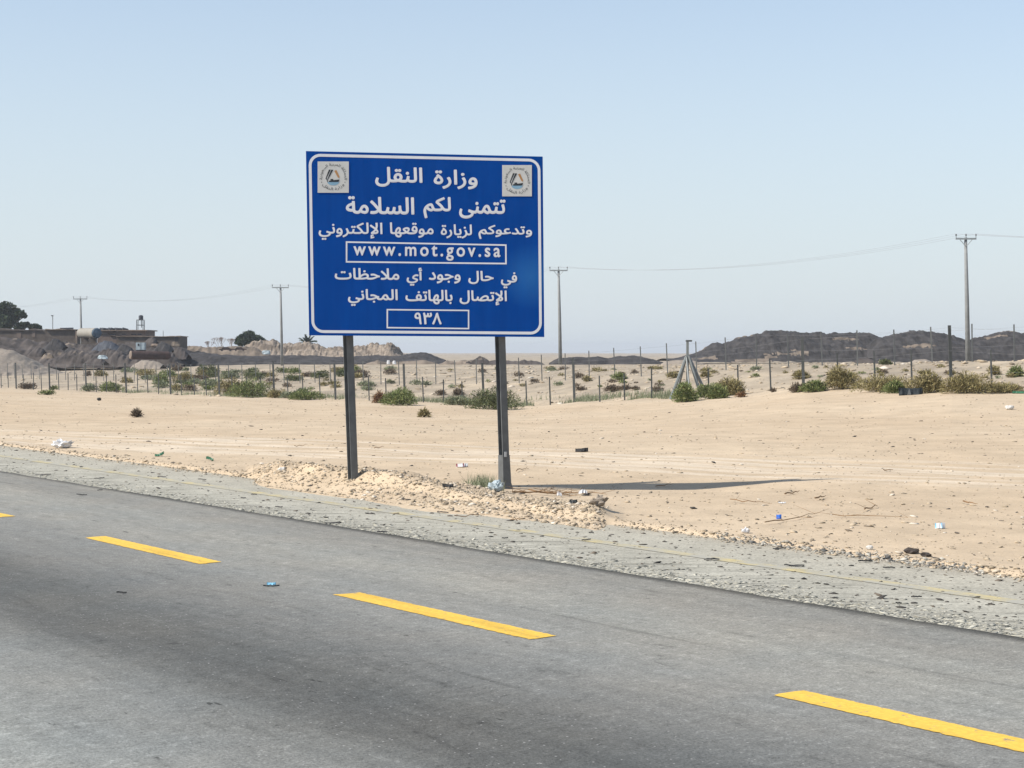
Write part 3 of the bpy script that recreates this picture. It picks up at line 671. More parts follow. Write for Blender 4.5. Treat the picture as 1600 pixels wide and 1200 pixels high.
# braced corner post
Yc = uy(1075, 46.5); gc = at(1075, Yc); cp = empty('corner_post', gc)
tag(cp, 'grey steel corner post propped by splayed pale struts like a tripod', 'fence post')
ap = Vector((-.02, 0, zpy(557, Yc) - gc.z)); topz = zpy(534, Yc) - gc.z
m_ = MB(); m_.box(-.07, .03, -.05, .05, -.3, topz, lambda x, y, z: (x - .02 * z * 0, y, z)); m_.build('upright', M['brace'], cp)
m_ = MB(); m_.box(-.09, .16, -.06, .06, topz + .002, topz + .07); m_.build('cap', M['dgalv'], cp)
for (fx_, fy_, r0) in ((-.80, -.35, .06), (-.46, .8, .055), (.52, -.45, .065), (.84, .25, .065), (-.02, -1.1, .04)):
    m_ = MB(); fz = SURF(gc.x + fx_, gc.y + fy_) - gc.z - .1
    m_.tube([(ap.x + .05 * (1 if fx_ > 0 else -1), .0 + .06 * (1 if fy_ > 0 else -1), ap.z), (fx_, fy_, fz)], r0, 6); m_.build('strut', M['brace'], cp)

# ------------------------------------------------------------------ power line
poles = []
for px, yt, yb, Y in ((128, 463, 570, 219), (441, 445, 571, 184.5), (876, 418, 570, 153), (1513, 368, 569, 116), (2560, 300, 566, 82), (-90, 472, 570, 255)):
    x = (px - 800) / F * Y; z0 = zpy(yb, Y); zt = zpy(yt + 3, Y); poles.append((px, x, Y, z0, zt))
pd = {128: 'leftmost bare utility pole with T crossarm rising before the mud buildings', 441: 'grey utility pole with T crossarm just left of the blue sign',
      876: 'utility pole with three-pin crossarm just right of the blue sign', 1513: 'tallest utility pole with T crossarm near the right edge of the photo'}
for px, x, Y, z0, zt in poles:
    if px not in pd: continue
    e = empty('utility_pole', (x, Y, z0)); tag(e, pd[px], 'utility pole', 'utility poles of the power line')
    H = zt - z0; lean = -.022 * H
    r1, r0 = (.10, .19) if px > 600 else (.10, .17)
    m_ = MB(); m_.tube([(0, 0, -1.0), (lean * .5, 0, H * .5), (lean, 0, H)], [r0, (r0 + r1) / 2, r1], 10); m_.build('shaft', M['pole'], e, smooth=True)
    aw = {128: .92, 441: .93, 876: .83, 1513: .72}[px]
    m_ = MB(); m_.box(lean - aw, lean + aw, -.16, -.101, H - .16, H - .04); m_.build('crossarm', M['galv'], e)
    for s in (-1, 1):
        m_ = MB(); m_.tube([(lean + s * .42, -.13, H - .17), (lean + s * .04, -.13, H - .60)], .025, 5); m_.build('brace', M['galv'], e)
    for s in (-.96, 0, .96):
        m_ = MB(); m_.tube([(lean + s * aw, -.13, H - .038), (lean + s * aw, -.13, H + .10), (lean + s * aw, -.13, H + .12), (lean + s * aw, -.13, H + .24)], [.02, .02, .055, .04], 8); m_.build('insulator', M['dgalv'], e)
order = sorted(poles, key=lambda p: p[0])
nm = {-90: 'thin sagging wires running off the left edge from the leftmost pole', 128: 'thin sagging wires between the two poles left of the sign', 441: 'thin sagging wires passing behind the blue sign',
      876: 'thin sagging wires spanning from beside the sign to the tallest pole', 1513: 'thin wires running off the right edge from the tallest pole'}
for a, b in zip(order[:-1], order[1:]):
    e = empty('overhead_line', ((a[1] + b[1]) / 2, (a[2] + b[2]) / 2, (a[4] + b[4]) / 2)); tag(e, nm[a[0]], 'power line', 'spans of the power line')
    o0 = Vector(e.location)
    for s in (-.9, 0, .9):
        la = -.022 * (a[4] - a[3]); lb = -.022 * (b[4] - b[3])
        A = Vector((a[1] + la + s * .85, a[2] - .13, a[4] + .24)) - o0; B = Vector((b[1] + lb + s * .85, b[2] - .13, b[4] + .24)) - o0
        pts = [A.lerp(B, k / 14) - Vector((0, 0, 1.15 * 4 * (k / 14) * (1 - k / 14))) for k in range(15)]
        m_ = MB(); m_.tube(pts, .0075, 4, False); m_.build('wire', M['conductor'], e)

# ------------------------------------------------------------------ heaps of earth and slag
def heap(name, label, prof, Y, py_base, depth, matl, cat=None, rough=.25, n=160, back=None, seed=1, kind=None, patches=None, asym=.5):
    """prof: list of (px, py) of the skyline at distance Y; the heap is `depth` metres thick"""
    pxs = [p[0] for p in prof]; x0 = (pxs[0] - 800) / F * Y; x1 = (pxs[-1] - 800) / F * Y
    X = np.linspace(x0, x1, n); top = np.interp(X / Y * F + 800, pxs, [CAMH + (HY - p[1]) / F * Y for p in prof])
    zb = zpy(py_base, Y - depth * .5); m = max(14, min(60, int(depth * 2.5)))
    Q = np.linspace(-1, 1, m); XX, QQ = np.meshgrid(X, Q, indexing='ij')
    prof_q = (1 - np.abs(QQ) ** 1.5)
    Hh = np.maximum(top[:, None] - zb, 0) * np.ones_like(QQ)
    YY = Y + QQ * depth * .5
    nz = fbm(XX * .35, YY * .35, 5, seed) * rough * 1.9 + np.abs(fbm(XX * .9, YY * .7, 4, seed + 40)) * rough * 1.1 + fbm(XX * 2.6, YY * 1.4, 3, seed + 60) * min(rough, .5) * .8
    Z = zb - .4 + (Hh + .4) * prof_q + nz * np.minimum(1, Hh / 1.0) * np.where(np.abs(QQ) > .9, .3, 1) - rough * .2 * (prof_q > .6)
    c0 = Vector(((x0 + x1) / 2, Y, zb))
    V = np.stack([XX - c0.x, YY - c0.y, Z - c0.z], -1).reshape(-1, 3)
    i = np.arange(n - 1)[:, None] * m + np.arange(m - 1)[None, :]
    Fc = np.stack([i, i + m, i + m + 1, i + 1], -1).reshape(-1, 4)
    mids = None
    if patches:
        cx = (XX[:-1, :-1] + XX[1:, 1:]).ravel() / 2; cy = (YY[:-1, :-1] + YY[1:, 1:]).ravel() / 2; cz = (Z[:-1, :-1] + Z[1:, 1:]).ravel() / 2
        f = fbm(cx * .16, cy * .4 + cz * .9, 3, seed + 77); mids = (f > patches).astype(int)
        matl = [matl, M['tan'] if matl is not M['tan'] else M['spoil']]
    o = mesh(name, V, Fc, matl, loc=c0, smooth=False, mids=mids); tag(o, label, cat or 'earth heap', kind=kind)
    return o
heap('gravel_heap', 'smooth grey gravel heap at the left edge behind the fences', [(-330, 590), (-260, 572), (-160, 552), (-60, 543), (0, 544), (22, 548), (45, 560), (62, 571), (90, 581), (122, 592)], 176, 592, 20, M['greygravel'], rough=.16, seed=4, n=260)
heap('slag_bank', 'long low dark bank running behind the poles left of the sign', [(262, 566), (275, 556), (300, 551), (330, 552), (370, 555), (430, 556), (480, 556), (540, 557), (590, 556), (625, 555), (648, 551), (665, 550.5), (678, 555), (696, 562)], 206, 568.5, 14, M['slag'], rough=.12, n=260, seed=5)
heap('slag_bank', 'uneven dark bank of earth and scrap below the mud buildings', [(60, 566), (75, 553), (100, 548), (130, 549), (150, 551), (175, 545), (205, 552), (225, 551), (255, 553), (275, 549), (285, 560), (292, 567)], 200, 569.5, 9, M['slag2'], rough=.35, n=220, seed=6, patches=.52)
heap('earth_mound', 'dark earth slope rising to the mud wall at the far left', [(-160, 540), (-60, 530), (0, 530), (60, 533), (90, 536), (120, 540), (160, 537), (200, 537), (240, 538), (258, 541), (285, 546), (320, 558)], 214, 565, 13, M['slag2'], rough=.30, n=220, seed=7, patches=.60)
heap('rubble_mound', 'tan rocky spoil mound between the round bush and the palm', [(372, 556), (385, 544), (398, 537), (415, 534), (428, 534), (440, 539), (452, 539), (468, 538), (484, 537), (500, 540), (512, 543), (530, 541), (550, 542), (575, 542), (600, 541), (612, 540), (622, 544), (632, 552), (640, 557)], 232, 562, 10, M['tan'], rough=.38, n=420, seed=8, patches=-.1)
heap('earth_mound', 'pale sandy hump carrying the wrecked vehicles left of the round bush', [(268, 557), (282, 541), (300, 539), (330, 541), (350, 541), (372, 541), (395, 545), (425, 556)], 226, 562, 8, M['tan'], rough=.2, n=140, seed=9)
heap('slag_heap', 'small dark heap with a rounded top right of the second pole', [(858, 567), (872, 560), (885, 559), (905, 557), (920, 557), (935, 556.5), (950, 559.5), (962, 557.5), (978, 557), (992, 556), (1005, 558), (1020, 561), (1034, 565), (1042, 568)], 168, 572, 9, M['slag'], rough=.10, n=140, seed=10)
heap('slag_heap', 'broad black slag hill climbing from the corner post to the right', [(1036, 562), (1062, 558), (1085, 553), (1100, 546), (1112, 538), (1128, 536), (1142, 531), (1156, 525), (1170, 523), (1185, 521), (1197, 517), (1210, 519), (1226, 518), (1245, 519), (1262, 521), (1280, 519), (1300, 519), (1318, 521), (1338, 522), (1360, 524), (1385, 528)], 190, 560, 20, M['slag'], rough=.22, n=280, seed=11, patches=.36)
heap('slag_heap', 'black slag hill behind the tallest utility pole', [(1345, 556), (1365, 532), (1385, 525), (1400, 520), (1420, 518), (1440, 519), (1455, 521), (1468, 522), (1480, 525), (1495, 529), (1510, 531), (1530, 528), (1545, 523), (1560, 520), (1578, 519), (1600, 522), (1640, 520), (1700, 530), (1760, 552)], 184, 559, 18, M['slag'], rough=.22, n=280, seed=12, patches=.40)
heap('slag_heap', 'low dark pile in front of the slag hills between two fence posts', [(1312, 572), (1330, 566), (1343, 559), (1356, 558), (1368, 563), (1378, 570)], 126, 572, 5, M['slag2'], rough=.10, n=60, seed=13)
heap('slag_heap', 'low dark pile at the right edge in front of the slag hill', [(1535, 573), (1552, 566), (1570, 564), (1585, 566), (1600, 561), (1625, 558), (1660, 570)], 118, 572, 5, M['slag2'], rough=.12, n=60, seed=14)
heap('gravel_heap', 'small grey gravel pile left of the tallest utility pole', [(1410, 573), (1430, 562), (1446, 561), (1460, 567), (1470, 573)], 124, 573, 5, M['greygravel'], rough=.05, n=50, seed=15)
heap('gravel_heap', 'low grey gravel pile behind the corner post', [(1022, 574), (1040, 565), (1060, 562), (1085, 563), (1105, 570), (1118, 575)], 136, 574, 5, M['greygravel'], rough=.05, n=60, seed=16)
heap('debris_row', 'row of dark scrap and broken earth in the distance between the sign posts', [(680, 571), (690, 566), (700, 562), (712, 564), (722, 561), (735, 563), (750, 560), (765, 564), (780, 562), (800, 564), (820, 563), (840, 565), (858, 571)], 172, 571.5, 5, M['slag2'], rough=.25, n=200, seed=17, patches=.02)
heap('earth_mound', 'small pale sand hump with white rags at the end of the long dark bank', [(560, 573), (575, 567), (590, 563), (605, 567), (640, 563), (665, 562), (680, 566), (696, 573)], 186, 573, 4, M['tan'], rough=.12, n=90, seed=18, patches=.9)
heap('slag_heap', 'low dark ridge between the corner post and the first braced pickets on the right', [(1128, 580), (1145, 571.5), (1160, 572), (1175, 569), (1190, 571.5), (1215, 573), (1240, 578)], 128, 578, 4, M['slag2'], rough=.06, n=60, seed=19)

# ------------------------------------------------------------------ mud buildings and yard
def X(px, Y): return (px - 800) / F * Y
def block(parent, name, px0, px1, pyt, pyb, Y, dep, matl, o0):
    m_ = MB(); m_.box(X(px0, Y) - o0.x, X(px1, Y) - o0.x, Y - o0.y, Y + dep - o0.y, zpy(pyb, Y) - o0.z, zpy(pyt, Y) - o0.z)
    return m_.build(name, matl, parent)
def crest(parent, px0, px1, pyt, pyb, Y, dep, matl, o0, amp, seed, name='parapet'):
    n = int((px1 - px0) / 1.6) + 2; V = []; Fc = []
    for k in range(n):
        x = X(px0 + (px1 - px0) * k / (n - 1), Y) - o0.x; zt_ = zpy(pyt, Y) - o0.z + amp * (float(fbm(x * .9, seed, 3, seed)) - .25 * (k % 7 == 3)); zb_ = zpy(pyb, Y) - o0.z
        V += [(x, Y - o0.y, zb_), (x, Y - o0.y, zt_), (x, Y + dep - o0.y, zt_ - .05), (x, Y + dep - o0.y, zb_)]
    for k in range(n - 1):
        for j in range(4): Fc.append((k * 4 + j, k * 4 + 4 + j, k * 4 + 4 + (j + 1) % 4, k * 4 + (j + 1) % 4))
    Fc += [(0, 1, 2, 3), (n * 4 - 1, n * 4 - 2, n * 4 - 3, n * 4 - 4)]
    return mesh(name, V, Fc, matl, parent)
def base(px, Y, py=560): return Vector((X(px, Y), Y, zpy(py, Y)))
o0 = base(200, 222); bld = empty('mud_building', o0); tag(bld, 'flat roofed mud building with slit windows beside the cream tank', 'building')
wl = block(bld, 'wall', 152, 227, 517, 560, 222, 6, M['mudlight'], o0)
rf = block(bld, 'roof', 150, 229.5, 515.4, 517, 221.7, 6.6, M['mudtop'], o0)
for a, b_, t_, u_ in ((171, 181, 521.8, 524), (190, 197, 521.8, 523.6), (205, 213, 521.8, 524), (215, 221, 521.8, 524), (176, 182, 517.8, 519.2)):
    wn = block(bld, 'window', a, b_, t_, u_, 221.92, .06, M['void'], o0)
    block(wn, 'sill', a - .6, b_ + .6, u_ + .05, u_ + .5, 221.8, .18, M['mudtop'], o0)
m_ = MB()
for k in range(24):
    a = k / 23; m_.tube([(X(150 + 40 * a, 221.5) - o0.x, .6 + .6 * math.sin(k), zpy(515.3 - 2.2 * abs(math.sin(k * 1.7)), 222) - o0.z), (X(156 + 40 * a, 221.5) - o0.x, .9, zpy(515.2, 222) - o0.z)], .14, 5)
rp = m_.build('roof_cover', M['tarp'], bld)
o0 = base(255, 218); bl2 = empty('mud_building', o0); tag(bl2, 'lower windowless mud block with a dark doorway at its right end', 'building')
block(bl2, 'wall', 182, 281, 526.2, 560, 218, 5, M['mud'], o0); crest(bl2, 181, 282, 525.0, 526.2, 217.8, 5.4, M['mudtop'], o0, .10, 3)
dw = block(bl2, 'doorway', 273.5, 278, 526.9, 534, 217.94, .05, M['void'], o0)
o0 = base(40, 224); bl3 = empty('mud_building', o0); tag(bl3, 'long brown mud wall with a worn pale top at the left edge', 'building')
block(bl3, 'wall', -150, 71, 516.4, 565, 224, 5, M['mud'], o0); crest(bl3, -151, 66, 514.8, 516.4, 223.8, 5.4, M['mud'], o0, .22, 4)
block(bl3, 'rendered_patch', 26, 33, 519, 529, 223.95, .045, M['mudlight'], o0); block(bl3, 'rendered_patch', 50, 55, 518, 527, 223.95, .045, M['mudlight'], o0)
o0 = base(95, 220); bl4 = empty('mud_building', o0); tag(bl4, 'squat mud shed with a thin pale roof edge left of the cream tank', 'building')
block(bl4, 'wall', 71.2, 117.5, 515.5, 560, 220, 5, M['mud'], o0)
crest(bl4, 70.5, 119, 514.2, 515.5, 219.7, 5.6, M['mudtop'], o0, .12, 5, 'roof'); m_ = MB()
m_.tube([(X(92, 220) - o0.x, .6, zpy(513.2, 220) - o0.z), (X(112, 220) - o0.x, .9, zpy(513.4, 220) - o0.z)], [.1, .16], 6); m_.build('roof_cover', M['tarp'], bl4)
block(bl4, 'pillar', 117.8, 120.5, 517, 540, 219.6, .4, M['mudtop'], o0)
# clutter piled against the walls
for px, py, w_, h_, Y, mm_, lab in [(30, 537, 44, 12, 220, 'slag2', 'dark earth piled against the mud wall at the far left'), (88, 539, 30, 10, 209, 'slag', 'black pile before the squat mud shed'), (60, 549, 22, 7, 206, 'slag2', 'brownish pile low on the slope right of the gravel heap'),
  (112, 549, 26, 9, 204, 'slag', 'black pile just left of the foot of the leftmost pole'), (168, 541, 40, 10, 208, 'tarp', 'dark blue tarpaulin heap below the cream tank'), (196, 546, 26, 8, 205, 'slag', 'black pile left of the white cabinet'), (236, 533, 20, 6, 214, 'slag2', 'dark pile against the lower mud block above the rusty tank'),
  (256, 546, 30, 12, 206, 'slag', 'black pile right of the white cabinet'), (282, 553, 26, 9, 200, 'slag2', 'dark pile at the right end of the rusty tank'), (150, 563, 30, 5, 192, 'slag2', 'low brown pile right of the leftmost pole at the foot of the bank'), (232, 568, 46, 6, 190, 'greygravel', 'low grey hump under the rusty tank')]:
    hw_ = w_ / 2; pr_ = [(px - hw_, py + 1), (px - hw_ * .6, py - h_ * .7), (px - hw_ * .2, py - h_), (px + hw_ * .25, py - h_ * .85), (px + hw_ * .7, py - h_ * .5), (px + hw_, py + 1)]
    heap('earth_pile', lab, pr_, Y, py + 3, 4, M[mm_], rough=.22, n=60, seed=int(px))
# cream tank
o0 = base(140, 216, 528); tk = empty('storage_tank', o0); tag(tk, 'cream cylindrical tank lying on its side with a shaded blue end', 'tank')
r_ = 8.0 / F * 216; A = Vector((X(127, 219) - o0.x, 3.2, zpy(520.5, 219) - o0.z)); B = Vector((X(151, 214) - o0.x, -2.0, zpy(520.5, 214) - o0.z))
m_ = MB(); m_.tube([A, B], r_, 28, False); m_.build('shell', M['cream'], tk, smooth=True)
d_ = (B - A).normalized(); m_ = MB(); m_.tube([B - d_ * .02, B + d_ * .12, B + d_ * .22], [r_ * .995, r_ * .8, .05], 28, True); m_.build('end_cap', M['shadecap'], tk)
m_ = MB(); m_.tube([A + d_ * .02, A - d_ * .12, A - d_ * .22], [r_ * .995, r_ * .8, .05], 28, True); m_.build('end_cap', M['cream'], tk)
for f in (.25, .75):
    p = A.lerp(B, f); m_ = MB(); m_.box(p.x - .5, p.x + .5, p.y - .2, p.y + .2, p.z - r_ - 1.2, p.z - r_ * .75); m_.build('cradle', M['mud'], tk)
# water tower
Yt = 232; o0 = base(219.5, Yt, 516); wt = empty('water_tower', o0); tag(wt, 'small dark water tank on an open steel frame above the mud building', 'water tower')
hw = 4.9 / F * Yt; zt = [zpy(p, Yt) - o0.z for p in (530, 500.5, 508)]
for sx_ in (-1, 1):
    for sy_ in (-1, 1):
        m_ = MB(); m_.tube([(sx_ * hw * 1.08, sy_ * hw, zt[0]), (sx_ * hw, sy_ * hw, zt[1])], .055, 6); m_.build('leg', M['dgalv'], wt)
m_ = MB(); m_.box(-hw * 1.05, hw * 1.05, -hw * 1.05, hw * 1.05, zt[1], zt[1] + .08); m_.build('platform', M['dgalv'], wt)
for sy_ in (-1, 1):
    m_ = MB(); m_.box(-hw, hw, sy_ * hw - .04, sy_ * hw + .04, zt[2] - .05, zt[2] + .05); m_.build('crossbar', M['dgalv'], wt)
m_ = MB(); m_.tube([(hw * .15, 0, zt[1] + .081), (hw * .15, 0, zpy(493.5, Yt) - o0.z), (hw * .15, 0, zpy(492.3, Yt) - o0.z)], [hw * .72, hw * .72, hw * .3], 16); m_.build('tank', M['tarp'], wt)
m_ = MB(); m_.tube([(hw * .3, 0, zpy(512, Yt) - o0.z), (hw * .3, 0, zt[1])], .06, 6); m_.build('pipe', M['dgalv'], wt)
# lamp post, antenna
o0 = base(82.5, 226, 514); lp = empty('lamp_post', o0); tag(lp, 'short thin lamp post standing above the mud roofs near the left edge', 'lamp post')
m_ = MB(); m_.tube([(0, 0, -2), (-.02, 0, zpy(494, 226) - o0.z)], .055, 6); m_.build('pole', M['pole'], lp)
m_ = MB(); m_.box(-.22, .06, -.1, .1, zpy(494, 226) - o0.z, zpy(492.6, 226) - o0.z); m_.build('lamp_head', M['dgalv'], lp)
o0 = base(255, 220, 525); m_ = MB(); m_.tube([(0, 0, -.5), (0, 0, zpy(516.5, 220) - o0.z)], .045, 6); tag(m_.build('short_pole', M['galv'], loc=o0), 'short bare pole sticking up above the lower mud block', 'pole')
# white cabinet
o0 = base(219, 206, 553); cb = empty('metal_cabinet', o0); tag(cb, 'pale bluish white cabinet standing on the dark bank below the buildings', 'cabinet')
w1 = 6.8 / F * 206; h1 = 11.5 / F * 206; m_ = MB(); m_.box(-w1, w1, 0, .8, .5, .5 + h1); m_.build('body', M['palewhite'], cb)
m_ = MB(); m_.box(-w1 * .55, -w1 * .2, -.03, -.002, .5 + h1 * .55, .5 + h1 * .85); m_.build('opening', M['void'], cb)
m_ = MB(); m_.box(w1 * .1, w1 * .16, -.03, -.002, .52, .48 + h1); m_.build('door_gap', M['void'], cb)
m_ = MB(); m_.box(-w1, w1, 0.05, .75, -1.2, .498); m_.build('plinth', M['slag2'], cb)
# rusty tank
o0 = base(235, 194, 563); rt = empty('rusty_tank', o0); tag(rt, 'rusty dark cylinder lying on the bank under the white cabinet', 'tank')
r_ = 6.8 / F * 194; A = Vector((X(206, 194) - o0.x, -.5, r_ * .9 + .15)); B = Vector((X(265, 196) - o0.x, 1.5, r_ * .8 + .15)); d_ = (B - A).normalized()
m_ = MB(); m_.tube([A, B], [r_, r_ * .92], 24, False); m_.build('shell', M['rust'], rt, smooth=True)
m_ = MB(); m_.tube([A - d_ * .10, A], [r_ * .86, r_ * 1.03], 24); m_.build('end_cap', M['mudtop'], rt); m_ = MB(); m_.tube([B, B + d_ * .2], [r_ * .9, r_ * .6], 24); m_.build('end_cap', M['rust'], rt)
# drums and scrap on the bank
def scrapbox(px, py, wpx, hpx, Y, matl, name, label, cat='scrap'):
    w_ = wpx / F * Y; h_ = hpx / F * Y; m_ = MB(); V = []
    for z in (0, .5, 1):
        for k in range(7):
            t = k / 7 * 6.283; r = (.5 + random.uniform(-.1, .1)) * (1 - .35 * z * z); V.append((math.cos(t) * w_ * r, math.sin(t) * w_ * .45 * r, z * h_))
    V.append((0, 0, h_ * 1.02)); Fc = [(a * 7 + k, a * 7 + (k + 1) % 7, a * 7 + 7 + (k + 1) % 7, a * 7 + 7 + k) for a in (0, 1) for k in range(7)] + [(14 + k, 14 + (k + 1) % 7, 21) for k in range(7)]
    o = mesh(name, V, Fc, matl, loc=Vector((X(px, Y), Y, zpy(py, Y)))); tag(o, label, cat); return o
scrapbox(160, 561, 16, 6, 194, M['palewhite'], 'scrap_panel', 'pale crumpled sheet on the dark bank right of the leftmost pole')
scrapbox(78, 560, 14, 6, 194, M['tan'], 'earth_lump', 'pale flattened lump on the bank left of the leftmost pole', 'earth heap')
scrapbox(242, 541, 16, 4, 212, M['mudtop'], 'earth_lump', 'pale patch of earth right of the white cabinet', 'earth heap')
scrapbox(275, 540, 16, 6, 211, M['tan'], 'earth_lump', 'pale hump before the right end of the lower mud block', 'earth heap')
scrapbox(416, 553.5, 15, 6, 214, M['palewhite'], 'white_tarp', 'white tarp peaked like a small tent on the mound by the pole', 'tarp')
scrapbox(607, 569, 6, 6, 176, M['plasticwhite'], 'plastic_sack', 'white sack at the foot of the dark bank, left one of two', 'sack')
scrapbox(616, 569, 6, 5.5, 176, M['plasticwhite'], 'plastic_sack', 'white sack at the foot of the dark bank, right one of two', 'sack')
def wreck(px, py, wpx, Y, label, col):
    e = empty('wrecked_car', Vector((X(px, Y), Y, zpy(py, Y)))); tag(e, label, 'car', 'wrecked vehicles on the sandy hump')
    w_ = wpx / F * Y / 2; h = w_ * .55
    pr = [(-1, .25), (-.98, .55), (-.6, .65), (-.42, 1.0), (.25, 1.02), (.5, .66), (.97, .58), (1, .25)]
    V = [(a * w_, d, b * h) for d in (0, w_ * .8) for a, b in pr]; n = len(pr)
    mesh('body', V, [tuple(range(n))[::-1], tuple(range(n, 2 * n))] + [(i, (i + 1) % n, n + (i + 1) % n, n + i) for i in range(n)], col, e)
    mesh('window', [(-.5 * w_, -.01, .68 * h), (.38 * w_, -.01, .68 * h), (.2 * w_, -.01, .96 * h), (-.38 * w_, -.01, .95 * h)], [(0, 1, 2, 3)], M['void'], e)
    for s in (-.6, .6):
        m_ = MB(); m_.tube([(s * w_, -.03, .22 * h), (s * w_, .25, .22 * h)], .26 * h, 10); m_.build('wheel', M['rubber'], e)
wreck(353, 548.5, 22, 216, 'dark wrecked car on the sandy hump, the left one', M['rust']); wreck(374, 548, 20, 216, 'rusty wrecked car on the sandy hump, the right one', M['rust'])

# ------------------------------------------------------------------ plants
def blades(w_, d_, h_, n, bl, bw, seed=0, droop=.3, hollow=.35, up=.55, lobes=None):
    R = np.random.default_rng(seed)
    if lobes is None:
        k = 5; lobes = [(R.uniform(-.33, .33), R.uniform(-.3, .3), R.uniform(.42, .72), R.uniform(.65, 1.0)) for _ in range(k)] + [(0, 0, .62, 1.0)]
    lb = np.array(lobes); li = R.integers(0, len(lb), n)
    ph = R.uniform(0, 2 * np.pi, n); cz = R.uniform(0, 1, n) ** .8; rr = hollow + (1 - hollow) * R.random(n) ** .6
    s = np.sqrt(1 - cz ** 2)
    D = np.stack([np.cos(ph) * s, np.sin(ph) * s, cz], -1)
    B = D * (rr * lb[li, 2])[:, None] * np.array([w_ / 2, d_ / 2, 0]) * 1.0
    B[:, 0] += lb[li, 0] * w_ * .9; B[:, 1] += lb[li, 1] * d_; B[:, 2] = D[:, 2] * rr * h_ * lb[li, 3] * .88
    dr = D * (1 - up) + np.array([0, 0, up]) + R.normal(0, .38, (n, 3)); dr[:, 2] -= droop * R.random(n); dr /= np.linalg.norm(dr, axis=1)[:, None]
    ln = bl * R.uniform(.5, 1.3, n); sd = np.cross(dr, R.normal(0, 1, (n, 3))); sd /= np.linalg.norm(sd, axis=1)[:, None] + 1e-6
    wd = (bw * R.uniform(.6, 1.4, n))[:, None]
    m0 = B + dr * (ln * .45)[:, None]
    tip = B + dr * ln[:, None] + np.stack([np.zeros(n), np.zeros(n), -.15 * ln], -1)
    V = np.stack([B - sd * wd * .3, m0 - sd * wd * .6, tip, m0 + sd * wd * .6], 1).reshape(-1, 3)
    V[:, 2] = np.maximum(V[:, 2], -.02)
    return V, np.arange(4 * n).reshape(n, 4)
shr_n = [0]
def shrub(px, py, wpx, hpx, m, label, name='shrub', cat='shrub', group=None, dens=1.0, parts=True, bl=.16, loc=None, up=.55, sink=.0):
    shr_n[0] += 1; p = loc or hit(px, py); Y = p.y
    w_ = wpx * 1.12 / F * Y; h_ = hpx * 1.2 / F * Y; px_m = Y / 1664
    n = int(np.clip(dens * w_ * h_ / (px_m ** 2) * 4.2, 80, 3600)); bw = max(.016, px_m * .55); L_ = max(bl, px_m * 2.5) 
    V, Fc = blades(w_ * .9, w_ * .7, h_ * .95, n, min(L_, h_ * .6), bw, seed=shr_n[0], up=up)
    if parts:
        e = empty(name, p); tag(e, label, cat, group)
        mesh('foliage', V, Fc, M[m], e); m_ = MB()
        for k in range(7):
            a = random.uniform(0, 6.28); r = random.uniform(.12, .38)
            m_.tube([(0, 0, -.05), (math.cos(a) * w_ * r * .5, math.sin(a) * w_ * r * .4, h_ * .35), (math.cos(a) * w_ * r, math.sin(a) * w_ * r * .8, h_ * .65)], [.02, .014, .006], 4)
        m_.build('stem', M['bark'], e); return e
    o = mesh(name, V, Fc, M[m], loc=p); tag(o, label, cat, group); return o
